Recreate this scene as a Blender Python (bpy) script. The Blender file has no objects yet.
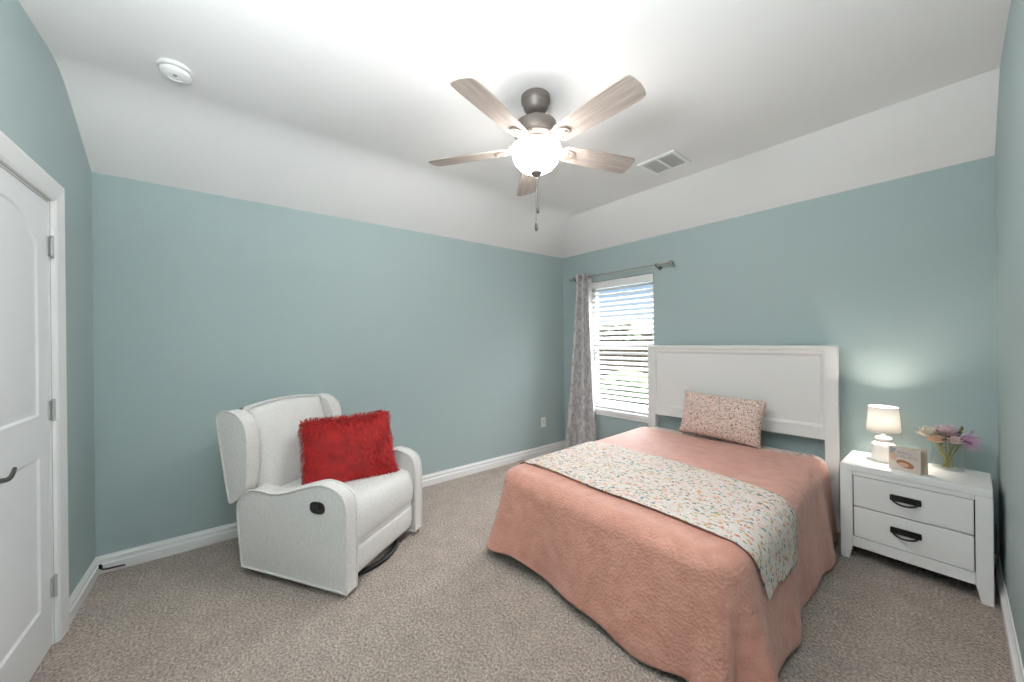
import bpy, bmesh, math, random
import numpy as np
from mathutils import Vector, Matrix, noise
from mathutils.geometry import tessellate_polygon
PI = math.pi
S = bpy.context.scene
COL = S.collection

# ------------------------------------------------------------------ camera
CH = 1.387
TH, RO = 0.917, -0.011
_fw = Vector((-math.sin(TH), math.cos(TH), 0))
_rt = Vector((math.cos(TH), math.sin(TH), 0))
_up = Vector((0, 0, 1))
_r3 = _rt * math.cos(RO) + _up * math.sin(RO)
_u3 = _up * math.cos(RO) - _rt * math.sin(RO)
cam = bpy.data.objects.new('camera', bpy.data.cameras.new('camera'))
COL.objects.link(cam)
M = Matrix((_r3, _u3, -_fw)).transposed().to_4x4()
M.translation = (0, 0, CH)
cam.matrix_world = M
cam.data.sensor_width = 36
cam.data.lens = 362.15 / 1024 * 36
cam.data.clip_start = 0.02
S.camera = cam

# ------------------------------------------------------------------ sky, daylight, exposure
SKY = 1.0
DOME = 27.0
FAN_L = 70.0
FAN_B = 12.0
LAMP_W = 6.0
BOUNCE_W = 70.0
S.view_settings.view_transform = 'Standard'
S.view_settings.look = 'None'
S.view_settings.gamma = 1
S.view_settings.use_curve_mapping = False
S.view_settings.exposure = 0.0
W = bpy.data.worlds.new('world')
S.world = W
W.use_nodes = True
wn = W.node_tree
bg = wn.nodes['Background']
# pale blue near the horizon, upper sky brightened to light the room
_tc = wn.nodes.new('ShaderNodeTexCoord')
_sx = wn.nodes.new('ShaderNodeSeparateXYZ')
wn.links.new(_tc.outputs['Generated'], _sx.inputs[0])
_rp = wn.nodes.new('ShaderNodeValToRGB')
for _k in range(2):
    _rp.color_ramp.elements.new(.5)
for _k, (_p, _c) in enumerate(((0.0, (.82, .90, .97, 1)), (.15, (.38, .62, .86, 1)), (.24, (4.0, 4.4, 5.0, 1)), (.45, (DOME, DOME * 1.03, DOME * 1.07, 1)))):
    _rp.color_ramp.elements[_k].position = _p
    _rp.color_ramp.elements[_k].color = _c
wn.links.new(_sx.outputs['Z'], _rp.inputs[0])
# added brightness kept to the window side; sky behind the house dimmed
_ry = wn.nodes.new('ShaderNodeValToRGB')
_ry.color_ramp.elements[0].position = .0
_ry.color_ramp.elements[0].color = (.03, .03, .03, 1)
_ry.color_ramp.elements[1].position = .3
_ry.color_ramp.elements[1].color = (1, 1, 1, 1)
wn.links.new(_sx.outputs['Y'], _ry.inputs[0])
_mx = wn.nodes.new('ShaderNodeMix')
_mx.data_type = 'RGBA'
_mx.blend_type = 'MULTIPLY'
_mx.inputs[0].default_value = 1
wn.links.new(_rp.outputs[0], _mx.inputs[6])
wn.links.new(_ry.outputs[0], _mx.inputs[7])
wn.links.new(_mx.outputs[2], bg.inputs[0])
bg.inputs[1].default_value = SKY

# room dimensions (metres)
xA, yB, xR, yB2, yL = -3.287, 3.356, 0.043, 3.532, -0.679
HW, HC = 2.44, 2.78
RUN_A, RUN_B = 0.50, 0.42
SL = (yB2 - yB) / (xR - xA)
TB = math.atan(SL)


def wallB(x):
    return yB + SL * (x - xA)


# window daylight portal (guides the sky light through the window opening)
pd = bpy.data.lights.new('window_portal', 'AREA')
pd.shape = 'RECTANGLE'
pd.size, pd.size_y = 0.86, 1.47
pd.cycles.is_portal = True
po = bpy.data.objects.new('window_portal', pd)
COL.objects.link(po)
po.location = (-2.5 - .2 * math.sin(TB), wallB(-2.5) + 0.2, 1.33)
po.rotation_euler = (-PI / 2, 0, TB)

# unseen fill light added near the camera: aimed up at the ceiling for soft bounce
bl_ = bpy.data.lights.new('bounce_fill_light', 'AREA')
bl_.shape = 'DISK'
bl_.size = 0.5
bl_.energy = BOUNCE_W
bl_.color = (0.93, 0.975, 1.0)
bo_ = bpy.data.objects.new('bounce_fill_light', bl_)
COL.objects.link(bo_)
bo_.location = (-0.45, -0.06, 1.90)
bo_.rotation_euler = (PI, 0, 0)

# ------------------------------------------------------------------ helpers
random.seed(7)


def lin(c):
    return tuple(((v / 255) / 12.92 if v / 255 <= .04045 else ((v / 255 + .055) / 1.055) ** 2.4) for v in c) + (1.0,)


def new_mat(name):
    m = bpy.data.materials.new(name)
    m.use_nodes = True
    nt = m.node_tree
    return m, nt, nt.nodes['Principled BSDF']


def node(nt, t, **kw):
    n = nt.nodes.new(t)
    for k, v in kw.items():
        if k in n.inputs:
            n.inputs[k].default_value = v
        else:
            setattr(n, k, v)
    return n


def coords(nt, scale=(1, 1, 1), out='Object'):
    tc = node(nt, 'ShaderNodeTexCoord')
    mp = node(nt, 'ShaderNodeMapping')
    mp.inputs['Scale'].default_value = scale
    nt.links.new(tc.outputs[out], mp.inputs[0])
    return mp.outputs[0]


def ramp(nt, fac, stops, interp='LINEAR'):
    r = node(nt, 'ShaderNodeValToRGB')
    cr = r.color_ramp
    cr.interpolation = interp
    while len(cr.elements) < len(stops):
        cr.elements.new(0.5)
    for e, (p, c) in zip(cr.elements, stops):
        e.position = p
        e.color = c
    nt.links.new(fac, r.inputs[0])
    return r.outputs[0]


def bump(nt, b, height, strength, dist):
    n = node(nt, 'ShaderNodeBump')
    n.inputs['Strength'].default_value = strength
    n.inputs['Distance'].default_value = dist
    nt.links.new(height, n.inputs['Height'])
    nt.links.new(n.outputs[0], b.inputs['Normal'])


def plain(name, c, rough=.5, metal=0, nscale=0, bstr=.2, bdist=.002, var=0.0, spec=.5):
    """solid colour with a faint noise variation and grain"""
    m, nt, b = new_mat(name)
    col = lin(c)
    b.inputs['Base Color'].default_value = col
    b.inputs['Roughness'].default_value = rough
    b.inputs['Metallic'].default_value = metal
    b.inputs['Specular IOR Level'].default_value = spec
    if nscale:
        v = coords(nt)
        n = node(nt, 'ShaderNodeTexNoise', Scale=nscale, Detail=3)
        nt.links.new(v, n.inputs['Vector'])
        if bstr:
            bump(nt, b, n.outputs['Fac'], bstr, bdist)
        if var:
            lo = tuple(x * (1 - var) for x in col[:3]) + (1,)
            hi = tuple(min(1, x * (1 + var)) for x in col[:3]) + (1,)
            nt.links.new(ramp(nt, n.outputs['Fac'], [(.3, lo), (.7, hi)]), b.inputs['Base Color'])
    return m


def emit(name, c, strength):
    m = bpy.data.materials.new(name)
    m.use_nodes = True
    nt = m.node_tree
    nt.nodes.remove(nt.nodes['Principled BSDF'])
    e = node(nt, 'ShaderNodeEmission')
    e.inputs[0].default_value = lin(c)
    e.inputs[1].default_value = strength
    nt.links.new(e.outputs[0], nt.nodes['Material Output'].inputs[0])
    return m


def obj(name, bm, mat=None, parent=None, smooth=None, loc=None, rot=None):
    me = bpy.data.meshes.new(name)
    bmesh.ops.recalc_face_normals(bm, faces=bm.faces[:])
    bm.to_mesh(me)
    bm.free()
    o = bpy.data.objects.new(name, me)
    COL.objects.link(o)
    if mat:
        me.materials.append(mat)
    if parent:
        o.parent = parent
    if loc:
        o.location = loc
    if rot:
        o.rotation_euler = rot
    if smooth is not None:
        for p in me.polygons:
            p.use_smooth = True
        if smooth < 180:
            me.set_sharp_from_angle(angle=math.radians(smooth))
    return o


def tag(o, label=None, cat=None, group=None, kind=None):
    if label:
        o['label'] = label
    if cat:
        o['category'] = cat
    if group:
        o['group'] = group
    if kind:
        o['kind'] = kind
    return o


def thing(name, label, cat, loc=(0, 0, 0), rz=0, group=None):
    o = bpy.data.objects.new(name, None)
    o.empty_display_size = .1
    COL.objects.link(o)
    o.location = loc
    o.rotation_euler = (0, 0, rz)
    return tag(o, label, cat, group)


def empty_part(name, parent, loc=(0, 0, 0), rot=(0, 0, 0)):
    o = bpy.data.objects.new(name, None)
    COL.objects.link(o)
    o.parent = parent
    o.location = loc
    o.rotation_euler = rot
    return o


def copy_tree(o, parent=None):
    c = o.copy()
    COL.objects.link(c)
    if parent:
        c.parent = parent
    for ch in list(o.children):
        copy_tree(ch, c)
    return c


def bevel_mod(o, w, seg=2, angle=40):
    m = o.modifiers.new('bevel', 'BEVEL')
    m.width = w
    m.segments = seg
    m.limit_method = 'ANGLE'
    m.angle_limit = math.radians(angle)
    return o


def subsurf(o, n=2):
    m = o.modifiers.new('subsurf', 'SUBSURF')
    m.levels = n
    m.render_levels = n
    return o


def box(bm, lo, hi, M=None):
    v = []
    for z in (lo[2], hi[2]):
        for y in (lo[1], hi[1]):
            for x in (lo[0], hi[0]):
                p = Vector((x, y, z))
                v.append(bm.verts.new(M @ p if M else p))
    for f in ((0, 1, 3, 2), (4, 6, 7, 5), (0, 4, 5, 1), (2, 3, 7, 6), (0, 2, 6, 4), (1, 5, 7, 3)):
        bm.faces.new([v[i] for i in f])


def new_box(name, lo, hi, mat, parent=None, bev=.003, seg=2, smooth=30):
    bm = bmesh.new()
    box(bm, lo, hi)
    o = obj(name, bm, mat, parent, smooth)
    if bev:
        bevel_mod(o, bev, seg)
    return o


def tube(bm, pts, r, n=10, cap=True, closed=False):
    pts = [Vector(p) for p in pts]
    rs = r if isinstance(r, (list, tuple)) else [r] * len(pts)
    rings = []
    N = len(pts)
    t0 = None
    nrm = None
    for i, p in enumerate(pts):
        if closed:
            t = (pts[(i + 1) % N] - pts[i - 1]).normalized()
        else:
            t = (pts[min(i + 1, N - 1)] - pts[max(i - 1, 0)]).normalized()
        if nrm is None:
            a = Vector((0, 0, 1)) if abs(t.z) < .9 else Vector((1, 0, 0))
            nrm = t.cross(a).normalized()
        else:
            nrm = (nrm - t * nrm.dot(t)).normalized()
        b = t.cross(nrm)
        rings.append([bm.verts.new(p + (nrm * math.cos(2 * PI * k / n) + b * math.sin(2 * PI * k / n)) * rs[i]) for k in range(n)])
    for i in range(N if closed else N - 1):
        A, B = rings[i], rings[(i + 1) % N]
        for k in range(n):
            bm.faces.new((A[k], A[(k + 1) % n], B[(k + 1) % n], B[k]))
    if cap and not closed:
        bm.faces.new(rings[0][::-1])
        bm.faces.new(rings[-1])


def lathe(bm, prof, n=32, c=(0, 0, 0), cap=True, sx=1, sy=1, power=1.0):
    """profile of (r, z); power < 1 squares the circle"""
    rings = []
    for r, z in prof:
        ring = []
        for k in range(n):
            a = 2 * PI * k / n
            ca, sa = math.cos(a), math.sin(a)
            ca = math.copysign(abs(ca) ** power, ca)
            sa = math.copysign(abs(sa) ** power, sa)
            ring.append(bm.verts.new((c[0] + r * ca * sx, c[1] + r * sa * sy, c[2] + z)))
        rings.append(ring)
    for A, B in zip(rings, rings[1:]):
        for k in range(n):
            bm.faces.new((A[k], A[(k + 1) % n], B[(k + 1) % n], B[k]))
    if cap:
        if prof[0][0] > 1e-5:
            bm.faces.new(rings[0][::-1])
        if prof[-1][0] > 1e-5:
            bm.faces.new(rings[-1])
    bmesh.ops.remove_doubles(bm, verts=bm.verts[:], dist=1e-6)


def offset_poly(pts, d):
    """inset a counter-clockwise 2D polygon by d"""
    n = len(pts)
    out = []
    for i in range(n):
        p0, p1, p2 = Vector(pts[i - 1]), Vector(pts[i]), Vector(pts[(i + 1) % n])
        e1 = (p1 - p0).normalized()
        e2 = (p2 - p1).normalized()
        n1 = Vector((-e1.y, e1.x))
        n2 = Vector((-e2.y, e2.x))
        m = (n1 + n2)
        m = m / max(.3, m.dot(n1)) if m.length > 1e-6 else n1
        out.append(tuple(p1 + m * d))
    return out


def poly_face(bm, loops, fn):
    """tessellate polygon with holes; fn maps 2D to 3D. returns verts per loop"""
    tris = tessellate_polygon([[Vector((x, y, 0)) for x, y in lp] for lp in loops])
    flat = [bm.verts.new(fn(x, y)) for lp in loops for x, y in lp]
    for t in tris:
        try:
            bm.faces.new([flat[i] for i in t])
        except ValueError:
            pass
    res = []
    k = 0
    for lp in loops:
        res.append(flat[k:k + len(lp)])
        k += len(lp)
    return res


def bridge(bm, A, B):
    n = len(A)
    for i in range(n):
        bm.faces.new((A[i], A[(i + 1) % n], B[(i + 1) % n], B[i]))


def slab(bm, outer, holes, t):
    """panel in local xz from y=0 to y=t with holes right through"""
    loops = [outer] + holes
    f = poly_face(bm, loops, lambda x, z: Vector((x, 0, z)))
    b = poly_face(bm, loops, lambda x, z: Vector((x, t, z)))
    for A, B in zip(f, b):
        bridge(bm, A, B)


def ring(bm, pts):
    return [bm.verts.new(p) for p in pts]


def prism(bm, outline, y0, y1, edge=0.0, seg=4, bulge=0.0):
    """outline in xz (ccw), extruded in y from y0 to y1, edges rounded by radius edge"""
    rings = []
    if edge > 0:
        for side, yy, sg in ((0, y0, 1), (1, y1, -1)):
            rr = []
            for k in range(seg + 1):
                a = PI / 2 * k / seg
                ins = edge * (1 - math.sin(a))
                dy = edge * (1 - math.cos(a))
                rr.append((offset_poly(outline, ins) if ins > 1e-6 else outline, yy + sg * dy))
            rings += rr if side == 0 else rr[::-1]
    else:
        rings = [(outline, y0), (outline, y1)]
    vr = [ring(bm, [Vector((x, y, z)) for x, z in o]) for o, y in rings]
    for A, B in zip(vr, vr[1:]):
        bridge(bm, A, B)
    for o, y, vs, sg in ((rings[0][0], rings[0][1], vr[0], -1), (rings[-1][0], rings[-1][1], vr[-1], 1)):
        if bulge:
            cur = vs
            for k in range(1, 4):
                oo = offset_poly(o, .02 * k)
                nv = ring(bm, [Vector((x, y + sg * bulge * math.sin(k / 3 * PI / 2), z)) for x, z in oo])
                bridge(bm, cur, nv)
                cur = nv
            bm.faces.new(cur)
        else:
            bm.faces.new(vs)


def smooth_poly(pts, n=6, closed=True):
    """Catmull-Rom resample"""
    P = [Vector(p) for p in pts]
    N = len(P)
    out = []
    rng = range(N) if closed else range(N - 1)
    for i in rng:
        if closed:
            a, b, c, d = P[i - 1], P[i], P[(i + 1) % N], P[(i + 2) % N]
        else:
            a, b, c, d = P[max(i - 1, 0)], P[i], P[i + 1], P[min(i + 2, N - 1)]
        for k in range(n):
            t = k / n
            out.append(tuple(.5 * ((2 * b) + (c - a) * t + (2 * a - 5 * b + 4 * c - d) * t * t + (3 * b - a - 3 * c + d) * t ** 3)))
    if not closed:
        out.append(tuple(P[-1]))
    return out


def grid(bm, fn, nu, nv, closed_u=False):
    V = [[bm.verts.new(fn(i / (nu if closed_u else nu - 1), j / (nv - 1))) for i in range(nu)] for j in range(nv)]
    for j in range(nv - 1):
        for i in range(nu if closed_u else nu - 1):
            k = (i + 1) % nu
            bm.faces.new((V[j][i], V[j][k], V[j + 1][k], V[j + 1][i]))
    return V


def sstep(a, b, x):
    t = min(1, max(0, (x - a) / (b - a)))
    return t * t * (3 - 2 * t)


# ------------------------------------------------------------------ materials
def wall_mat(name, c, rough=.55, spec=.35):
    m, nt, b = new_mat(name)
    b.inputs['Base Color'].default_value = lin(c)
    b.inputs['Roughness'].default_value = rough
    b.inputs['Specular IOR Level'].default_value = spec
    v = coords(nt)
    n = node(nt, 'ShaderNodeTexNoise', Scale=110, Detail=3)
    nt.links.new(v, n.inputs['Vector'])
    bump(nt, b, n.outputs['Fac'], .35, .003)
    return m


M_WALL = wall_mat('teal_wall_paint', (170, 186, 186))
M_CEIL = wall_mat('ceiling_paint', (236, 234, 233), .9, .1)
M_TRIM = plain('white_trim_paint', (238, 237, 236), .38, spec=.4)
M_DOOR = plain('white_door_paint', (240, 240, 241), .42, spec=.4)
M_FURN = plain('white_furniture', (240, 238, 236), .42, nscale=30, bstr=.03, spec=.4)
M_HEAD = plain('white_headboard', (230, 228, 226), .45, spec=.35)
M_BLACK = plain('black_metal', (22, 21, 21), .42, nscale=60, bstr=.05)
M_BLKPL = plain('black_plastic', (20, 20, 21), .5)
M_CHROME = plain('brushed_nickel', (176, 174, 172), .28, 1.0)
M_NICKEL = plain('dark_nickel', (120, 116, 112), .35, 1.0)
M_BRONZE = plain('taupe_metal', (118, 108, 102), .45, .35, nscale=80, bstr=.05)
M_HINGE = plain('satin_hinge', (188, 188, 188), .45, .2)
M_PLATE = plain('white_plastic', (236, 236, 234), .4)
M_CERAM = plain('white_ceramic', (238, 236, 232), .25, nscale=25, bstr=.05)
M_MATT = plain('mattress_ticking', (225, 220, 214), .9, nscale=200, bstr=.2)
M_DARK = plain('dark_cavity', (18, 17, 16), .9)


def carpet_mat():
    m, nt, b = new_mat('beige_carpet')
    v = coords(nt)
    n1 = node(nt, 'ShaderNodeTexNoise', Scale=85, Detail=5, Roughness=.8)
    n2 = node(nt, 'ShaderNodeTexNoise', Scale=9, Detail=3)
    n3 = node(nt, 'ShaderNodeTexVoronoi', Scale=130)
    for n in (n1, n2, n3):
        nt.links.new(v, n.inputs['Vector'])
    c1 = ramp(nt, n1.outputs['Fac'], [(.35, lin((122, 108, 97))), (.5, lin((196, 179, 166))), (.65, lin((244, 229, 216)))])
    mx = node(nt, 'ShaderNodeMix', data_type='RGBA', blend_type='MULTIPLY')
    mx.inputs[0].default_value = 1
    c2 = ramp(nt, n2.outputs['Fac'], [(.3, (.86, .86, .86, 1)), (.7, (1.05, 1.05, 1.05, 1))])
    nt.links.new(c1, mx.inputs[6])
    nt.links.new(c2, mx.inputs[7])
    nt.links.new(mx.outputs[2], b.inputs['Base Color'])
    b.inputs['Roughness'].default_value = 1
    b.inputs['Specular IOR Level'].default_value = .1
    b.inputs['Sheen Weight'].default_value = .15
    ad = node(nt, 'ShaderNodeMath', operation='ADD')
    nt.links.new(n1.outputs['Fac'], ad.inputs[0])
    nt.links.new(n3.outputs['Distance'], ad.inputs[1])
    bump(nt, b, ad.outputs[0], .9, .012)
    return m


M_CARPET = carpet_mat()


def linen_mat(name, c, dark):
    m, nt, b = new_mat(name)
    v = coords(nt, (60, 60, 900))
    v2 = coords(nt, (900, 900, 60))
    a = node(nt, 'ShaderNodeTexNoise', Scale=1, Detail=2)
    d = node(nt, 'ShaderNodeTexNoise', Scale=1, Detail=2)
    nt.links.new(v, a.inputs['Vector'])
    nt.links.new(v2, d.inputs['Vector'])
    ad = node(nt, 'ShaderNodeMath', operation='ADD')
    nt.links.new(a.outputs['Fac'], ad.inputs[0])
    nt.links.new(d.outputs['Fac'], ad.inputs[1])
    hf = node(nt, 'ShaderNodeMath', operation='MULTIPLY')
    hf.inputs[1].default_value = .5
    nt.links.new(ad.outputs[0], hf.inputs[0])
    nt.links.new(ramp(nt, hf.outputs[0], [(.36, lin(dark)), (.6, lin(c))]), b.inputs['Base Color'])
    b.inputs['Roughness'].default_value = .95
    b.inputs['Specular IOR Level'].default_value = .15
    b.inputs['Sheen Weight'].default_value = .1
    bump(nt, b, hf.outputs[0], .3, .002)
    return m


M_LINEN = linen_mat('light_grey_linen', (236, 233, 229), (204, 201, 197))


def quilt_mat():
    m, nt, b = new_mat('coral_quilt')
    v = coords(nt)
    n1 = node(nt, 'ShaderNodeTexNoise', Scale=14, Detail=4)
    vo = node(nt, 'ShaderNodeTexVoronoi', Scale=75)
    n2 = node(nt, 'ShaderNodeTexNoise', Scale=3, Detail=3)
    for n in (n1, vo, n2):
        nt.links.new(v, n.inputs['Vector'])
    c = ramp(nt, n1.outputs['Fac'], [(.3, lin((202, 142, 124))), (.7, lin((216, 158, 140)))])
    nt.links.new(c, b.inputs['Base Color'])
    b.inputs['Roughness'].default_value = .62
    b.inputs['Specular IOR Level'].default_value = .35
    b.inputs['Sheen Weight'].default_value = .25
    ad = node(nt, 'ShaderNodeMath', operation='MULTIPLY_ADD')
    ad.inputs[1].default_value = .5
    nt.links.new(vo.outputs['Distance'], ad.inputs[0])
    nt.links.new(n1.outputs['Fac'], ad.inputs[2])
    ad2 = node(nt, 'ShaderNodeMath', operation='ADD')
    nt.links.new(ad.outputs[0], ad2.inputs[0])
    nt.links.new(n2.outputs['Fac'], ad2.inputs[1])
    bump(nt, b, ad2.outputs[0], .6, .010)
    return m


M_QUILT = quilt_mat()


def floral_mat(name, base, cols, scale, size, stretch=(1, 1, 1), noise_amt=.5):
    """scattered little flowers and leaves on a pale cloth"""
    m, nt, b = new_mat(name)
    cur = None
    base_rgb = node(nt, 'ShaderNodeRGB')
    base_rgb.outputs[0].default_value = lin(base)
    cur = base_rgb.outputs[0]
    for k, (sc, sz, st, rot) in enumerate(((scale, size, stretch, .4), (scale * 1.35, size * .8, (stretch[1], stretch[0], 1), 1.3), (scale * .8, size * .75, (1.0, 1.6, 1), 2.2))):
        tc = node(nt, 'ShaderNodeTexCoord')
        mp = node(nt, 'ShaderNodeMapping')
        mp.inputs['Scale'].default_value = st
        mp.inputs['Rotation'].default_value = (0, 0, rot)
        mp.inputs['Location'].default_value = (k * 3.1, k * 1.7, 0)
        nt.links.new(tc.outputs['Object'], mp.inputs[0])
        nz = node(nt, 'ShaderNodeTexNoise', Scale=sc * 2.2, Detail=1)
        nt.links.new(mp.outputs[0], nz.inputs['Vector'])
        mixv = node(nt, 'ShaderNodeMix', data_type='RGBA', blend_type='LINEAR_LIGHT')
        mixv.inputs[0].default_value = noise_amt / sc
        nt.links.new(mp.outputs[0], mixv.inputs[6])
        nt.links.new(nz.outputs['Color'], mixv.inputs[7])
        vo = node(nt, 'ShaderNodeTexVoronoi', Scale=sc)
        vo.inputs['Randomness'].default_value = .9
        nt.links.new(mixv.outputs[2], vo.inputs['Vector'])
        sep = node(nt, 'ShaderNodeSeparateColor')
        nt.links.new(vo.outputs['Color'], sep.inputs[0])
        n = len(cols)
        pal = ramp(nt, sep.outputs[k % 3], [(i / n, lin(cols[(i + k) % n])) for i in range(n)], 'CONSTANT')
        lt = node(nt, 'ShaderNodeMath', operation='LESS_THAN')
        lt.inputs[1].default_value = sz
        nt.links.new(vo.outputs['Distance'], lt.inputs[0])
        mx = node(nt, 'ShaderNodeMix', data_type='RGBA')
        nt.links.new(lt.outputs[0], mx.inputs[0])
        nt.links.new(cur, mx.inputs[6])
        nt.links.new(pal, mx.inputs[7])
        cur = mx.outputs[2]
    nt.links.new(cur, b.inputs['Base Color'])
    b.inputs['Roughness'].default_value = .8
    b.inputs['Specular IOR Level'].default_value = .2
    v = coords(nt)
    n1 = node(nt, 'ShaderNodeTexNoise', Scale=26, Detail=3)
    nt.links.new(v, n1.inputs['Vector'])
    bump(nt, b, n1.outputs['Fac'], .4, .008)
    return m


M_RUNNER = floral_mat('floral_runner_cloth', (216, 206, 199),
                      [(226, 168, 150), (96, 124, 128), (204, 162, 92), (228, 214, 206), (132, 152, 128), (196, 120, 104), (222, 186, 170)], 29, .34, (1, 1.7, 1))
M_SHAM = floral_mat('ditsy_floral_cloth', (222, 200, 188),
                    [(168, 84, 72), (92, 74, 84), (206, 146, 124), (110, 108, 120), (172, 112, 102), (236, 222, 210)], 68, .32, (1, 1.3, 1))


def wood_mat(name, c1, c2, scale):
    m, nt, b = new_mat(name)
    v = coords(nt, scale)
    n = node(nt, 'ShaderNodeTexNoise', Scale=1, Detail=4)
    nt.links.new(v, n.inputs['Vector'])
    nt.links.new(ramp(nt, n.outputs['Fac'], [(.3, lin(c1)), (.7, lin(c2))]), b.inputs['Base Color'])
    b.inputs['Roughness'].default_value = .5
    return m


M_BLADE = wood_mat('weathered_oak_blade', (160, 146, 137), (188, 175, 166), (4, 70, 10))


def curtain_mat():
    m, nt, b = new_mat('curtain_cloth')
    nz = node(nt, 'ShaderNodeTexNoise', Scale=1, Detail=3, Distortion=1.2)
    nt.links.new(coords(nt, (34, 34, 11)), nz.inputs['Vector'])
    c = ramp(nt, nz.outputs['Fac'], [(.44, lin((198, 193, 196))), (.54, lin((232, 228, 226)))])
    nt.links.new(c, b.inputs['Base Color'])
    b.inputs['Roughness'].default_value = .6
    tr = node(nt, 'ShaderNodeBsdfTranslucent')
    nt.links.new(c, tr.inputs[0])
    mx = node(nt, 'ShaderNodeMixShader')
    mx.inputs[0].default_value = .15
    nt.links.new(b.outputs[0], mx.inputs[1])
    nt.links.new(tr.outputs[0], mx.inputs[2])
    nt.links.new(mx.outputs[0], nt.nodes['Material Output'].inputs[0])
    return m


M_CURT = curtain_mat()


def glass_mat(name, rough=0, tint=(1, 1, 1, 1), amt=.9):
    """thin clear glass: mostly see-through with a reflective sheen"""
    m = bpy.data.materials.new(name)
    m.use_nodes = True
    nt = m.node_tree
    nt.nodes.remove(nt.nodes['Principled BSDF'])
    t = node(nt, 'ShaderNodeBsdfTransparent')
    t.inputs[0].default_value = tint
    g = node(nt, 'ShaderNodeBsdfGlossy')
    g.inputs['Roughness'].default_value = .03
    fr = node(nt, 'ShaderNodeLayerWeight')
    fr.inputs[0].default_value = .25
    sc = node(nt, 'ShaderNodeMath', operation='MULTIPLY')
    sc.inputs[1].default_value = amt
    mx = node(nt, 'ShaderNodeMixShader')
    nt.links.new(fr.outputs['Facing'], sc.inputs[0])
    nt.links.new(sc.outputs[0], mx.inputs[0])
    nt.links.new(t.outputs[0], mx.inputs[1])
    nt.links.new(g.outputs[0], mx.inputs[2])
    nt.links.new(mx.outputs[0], nt.nodes['Material Output'].inputs[0])
    return m


M_PANE = glass_mat('window_glass', amt=.25)
M_VASE = glass_mat('vase_glass', tint=(.95, .965, .965, 1), amt=.45)


def shade_mat():
    m = bpy.data.materials.new('lit_lamp_shade')
    m.use_nodes = True
    nt = m.node_tree
    b = nt.nodes['Principled BSDF']
    b.inputs['Base Color'].default_value = lin((244, 241, 236))
    b.inputs['Roughness'].default_value = .9
    tr = node(nt, 'ShaderNodeBsdfTranslucent')
    tr.inputs[0].default_value = lin((246, 244, 240))
    mx = node(nt, 'ShaderNodeMixShader')
    mx.inputs[0].default_value = .2
    nt.links.new(b.outputs[0], mx.inputs[1])
    nt.links.new(tr.outputs[0], mx.inputs[2])
    nt.links.new(mx.outputs[0], nt.nodes['Material Output'].inputs[0])
    return m


# ------------------------------------------------------------------ room shell
NS = 0.035                              # the near wall is not quite square to the window wall
nearAng = math.atan2(-1, NS)
FRAME = {
    'left': ((0.6, yL, 0), PI),                       # local x runs along the wall, local y points out of the room
    'back': ((xA, yL, 0), PI / 2),
    'right': ((xA, yB, 0), TB),
    'near': ((xR, yB2, 0), nearAng),
}


def struct(name, bm, mat, side=None, smooth=None, parent=None):
    o = obj(name, bm, mat, parent, smooth)
    if side:
        o.location, a = FRAME[side]
        o.rotation_euler = (0, 0, a)
    if not parent:
        tag(o, kind='structure')
    return o


def rect(x0, z0, x1, z1):
    return [(x0, z0), (x1, z0), (x1, z1), (x0, z1)]


bm = bmesh.new()
box(bm, (xA - .15, yL - .15, -.1), (.6, yB2 + .1, 0))
struct('floor', bm, M_CARPET)

# left wall with the door opening (local x = 0.6 - x)
DX0, DX1, DTOP = -2.640, -1.88, 2.055      # slab edges (hinge, latch) and top
bm = bmesh.new()
slab(bm, rect(.3, -.05, .6 - xA + .12, 2.95), [rect(.6 - DX1 - .01, -.03, .6 - DX0 + .01, DTOP + .01)], .12)
wl = struct('wall_left', bm, M_WALL, 'left')
bm = bmesh.new()
slab(bm, rect(-.12, 0, yB - yL + .12, 2.95), [], .12)
struct('wall_back', bm, M_WALL, 'back')
# window opening in the wall behind the bed
cosB = math.cos(TB)
WX0, WX1 = (-2.93 - xA) / cosB, (-2.066 - xA) / cosB
WZ0, WZ1 = .585, 2.075
bm = bmesh.new()
slab(bm, rect(-.12, 0, (xR - xA) / cosB + .12, 2.95), [rect(WX0, WZ0, WX1, WZ1)], .16)
struct('wall_right', bm, M_WALL, 'right')
bm = bmesh.new()
slab(bm, rect(-.0, 0, 4.35, 2.95), [], .12)
struct('wall_near', bm, M_WALL, 'near')


# vaulted ceiling: slopes up from two walls to a flat middle
def prof_a(s):
    k = (HC - HW) / RUN_A
    r = .12
    a, b = RUN_A - r, RUN_A + r
    if s < a:
        return HW + k * s
    if s > b:
        return HC
    t = s - a
    return HW + k * a + k * t - k * t * t / (2 * (b - a))


def prof_b(q):
    return min(HC, HW + (HC - HW) * q / RUN_B)


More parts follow.
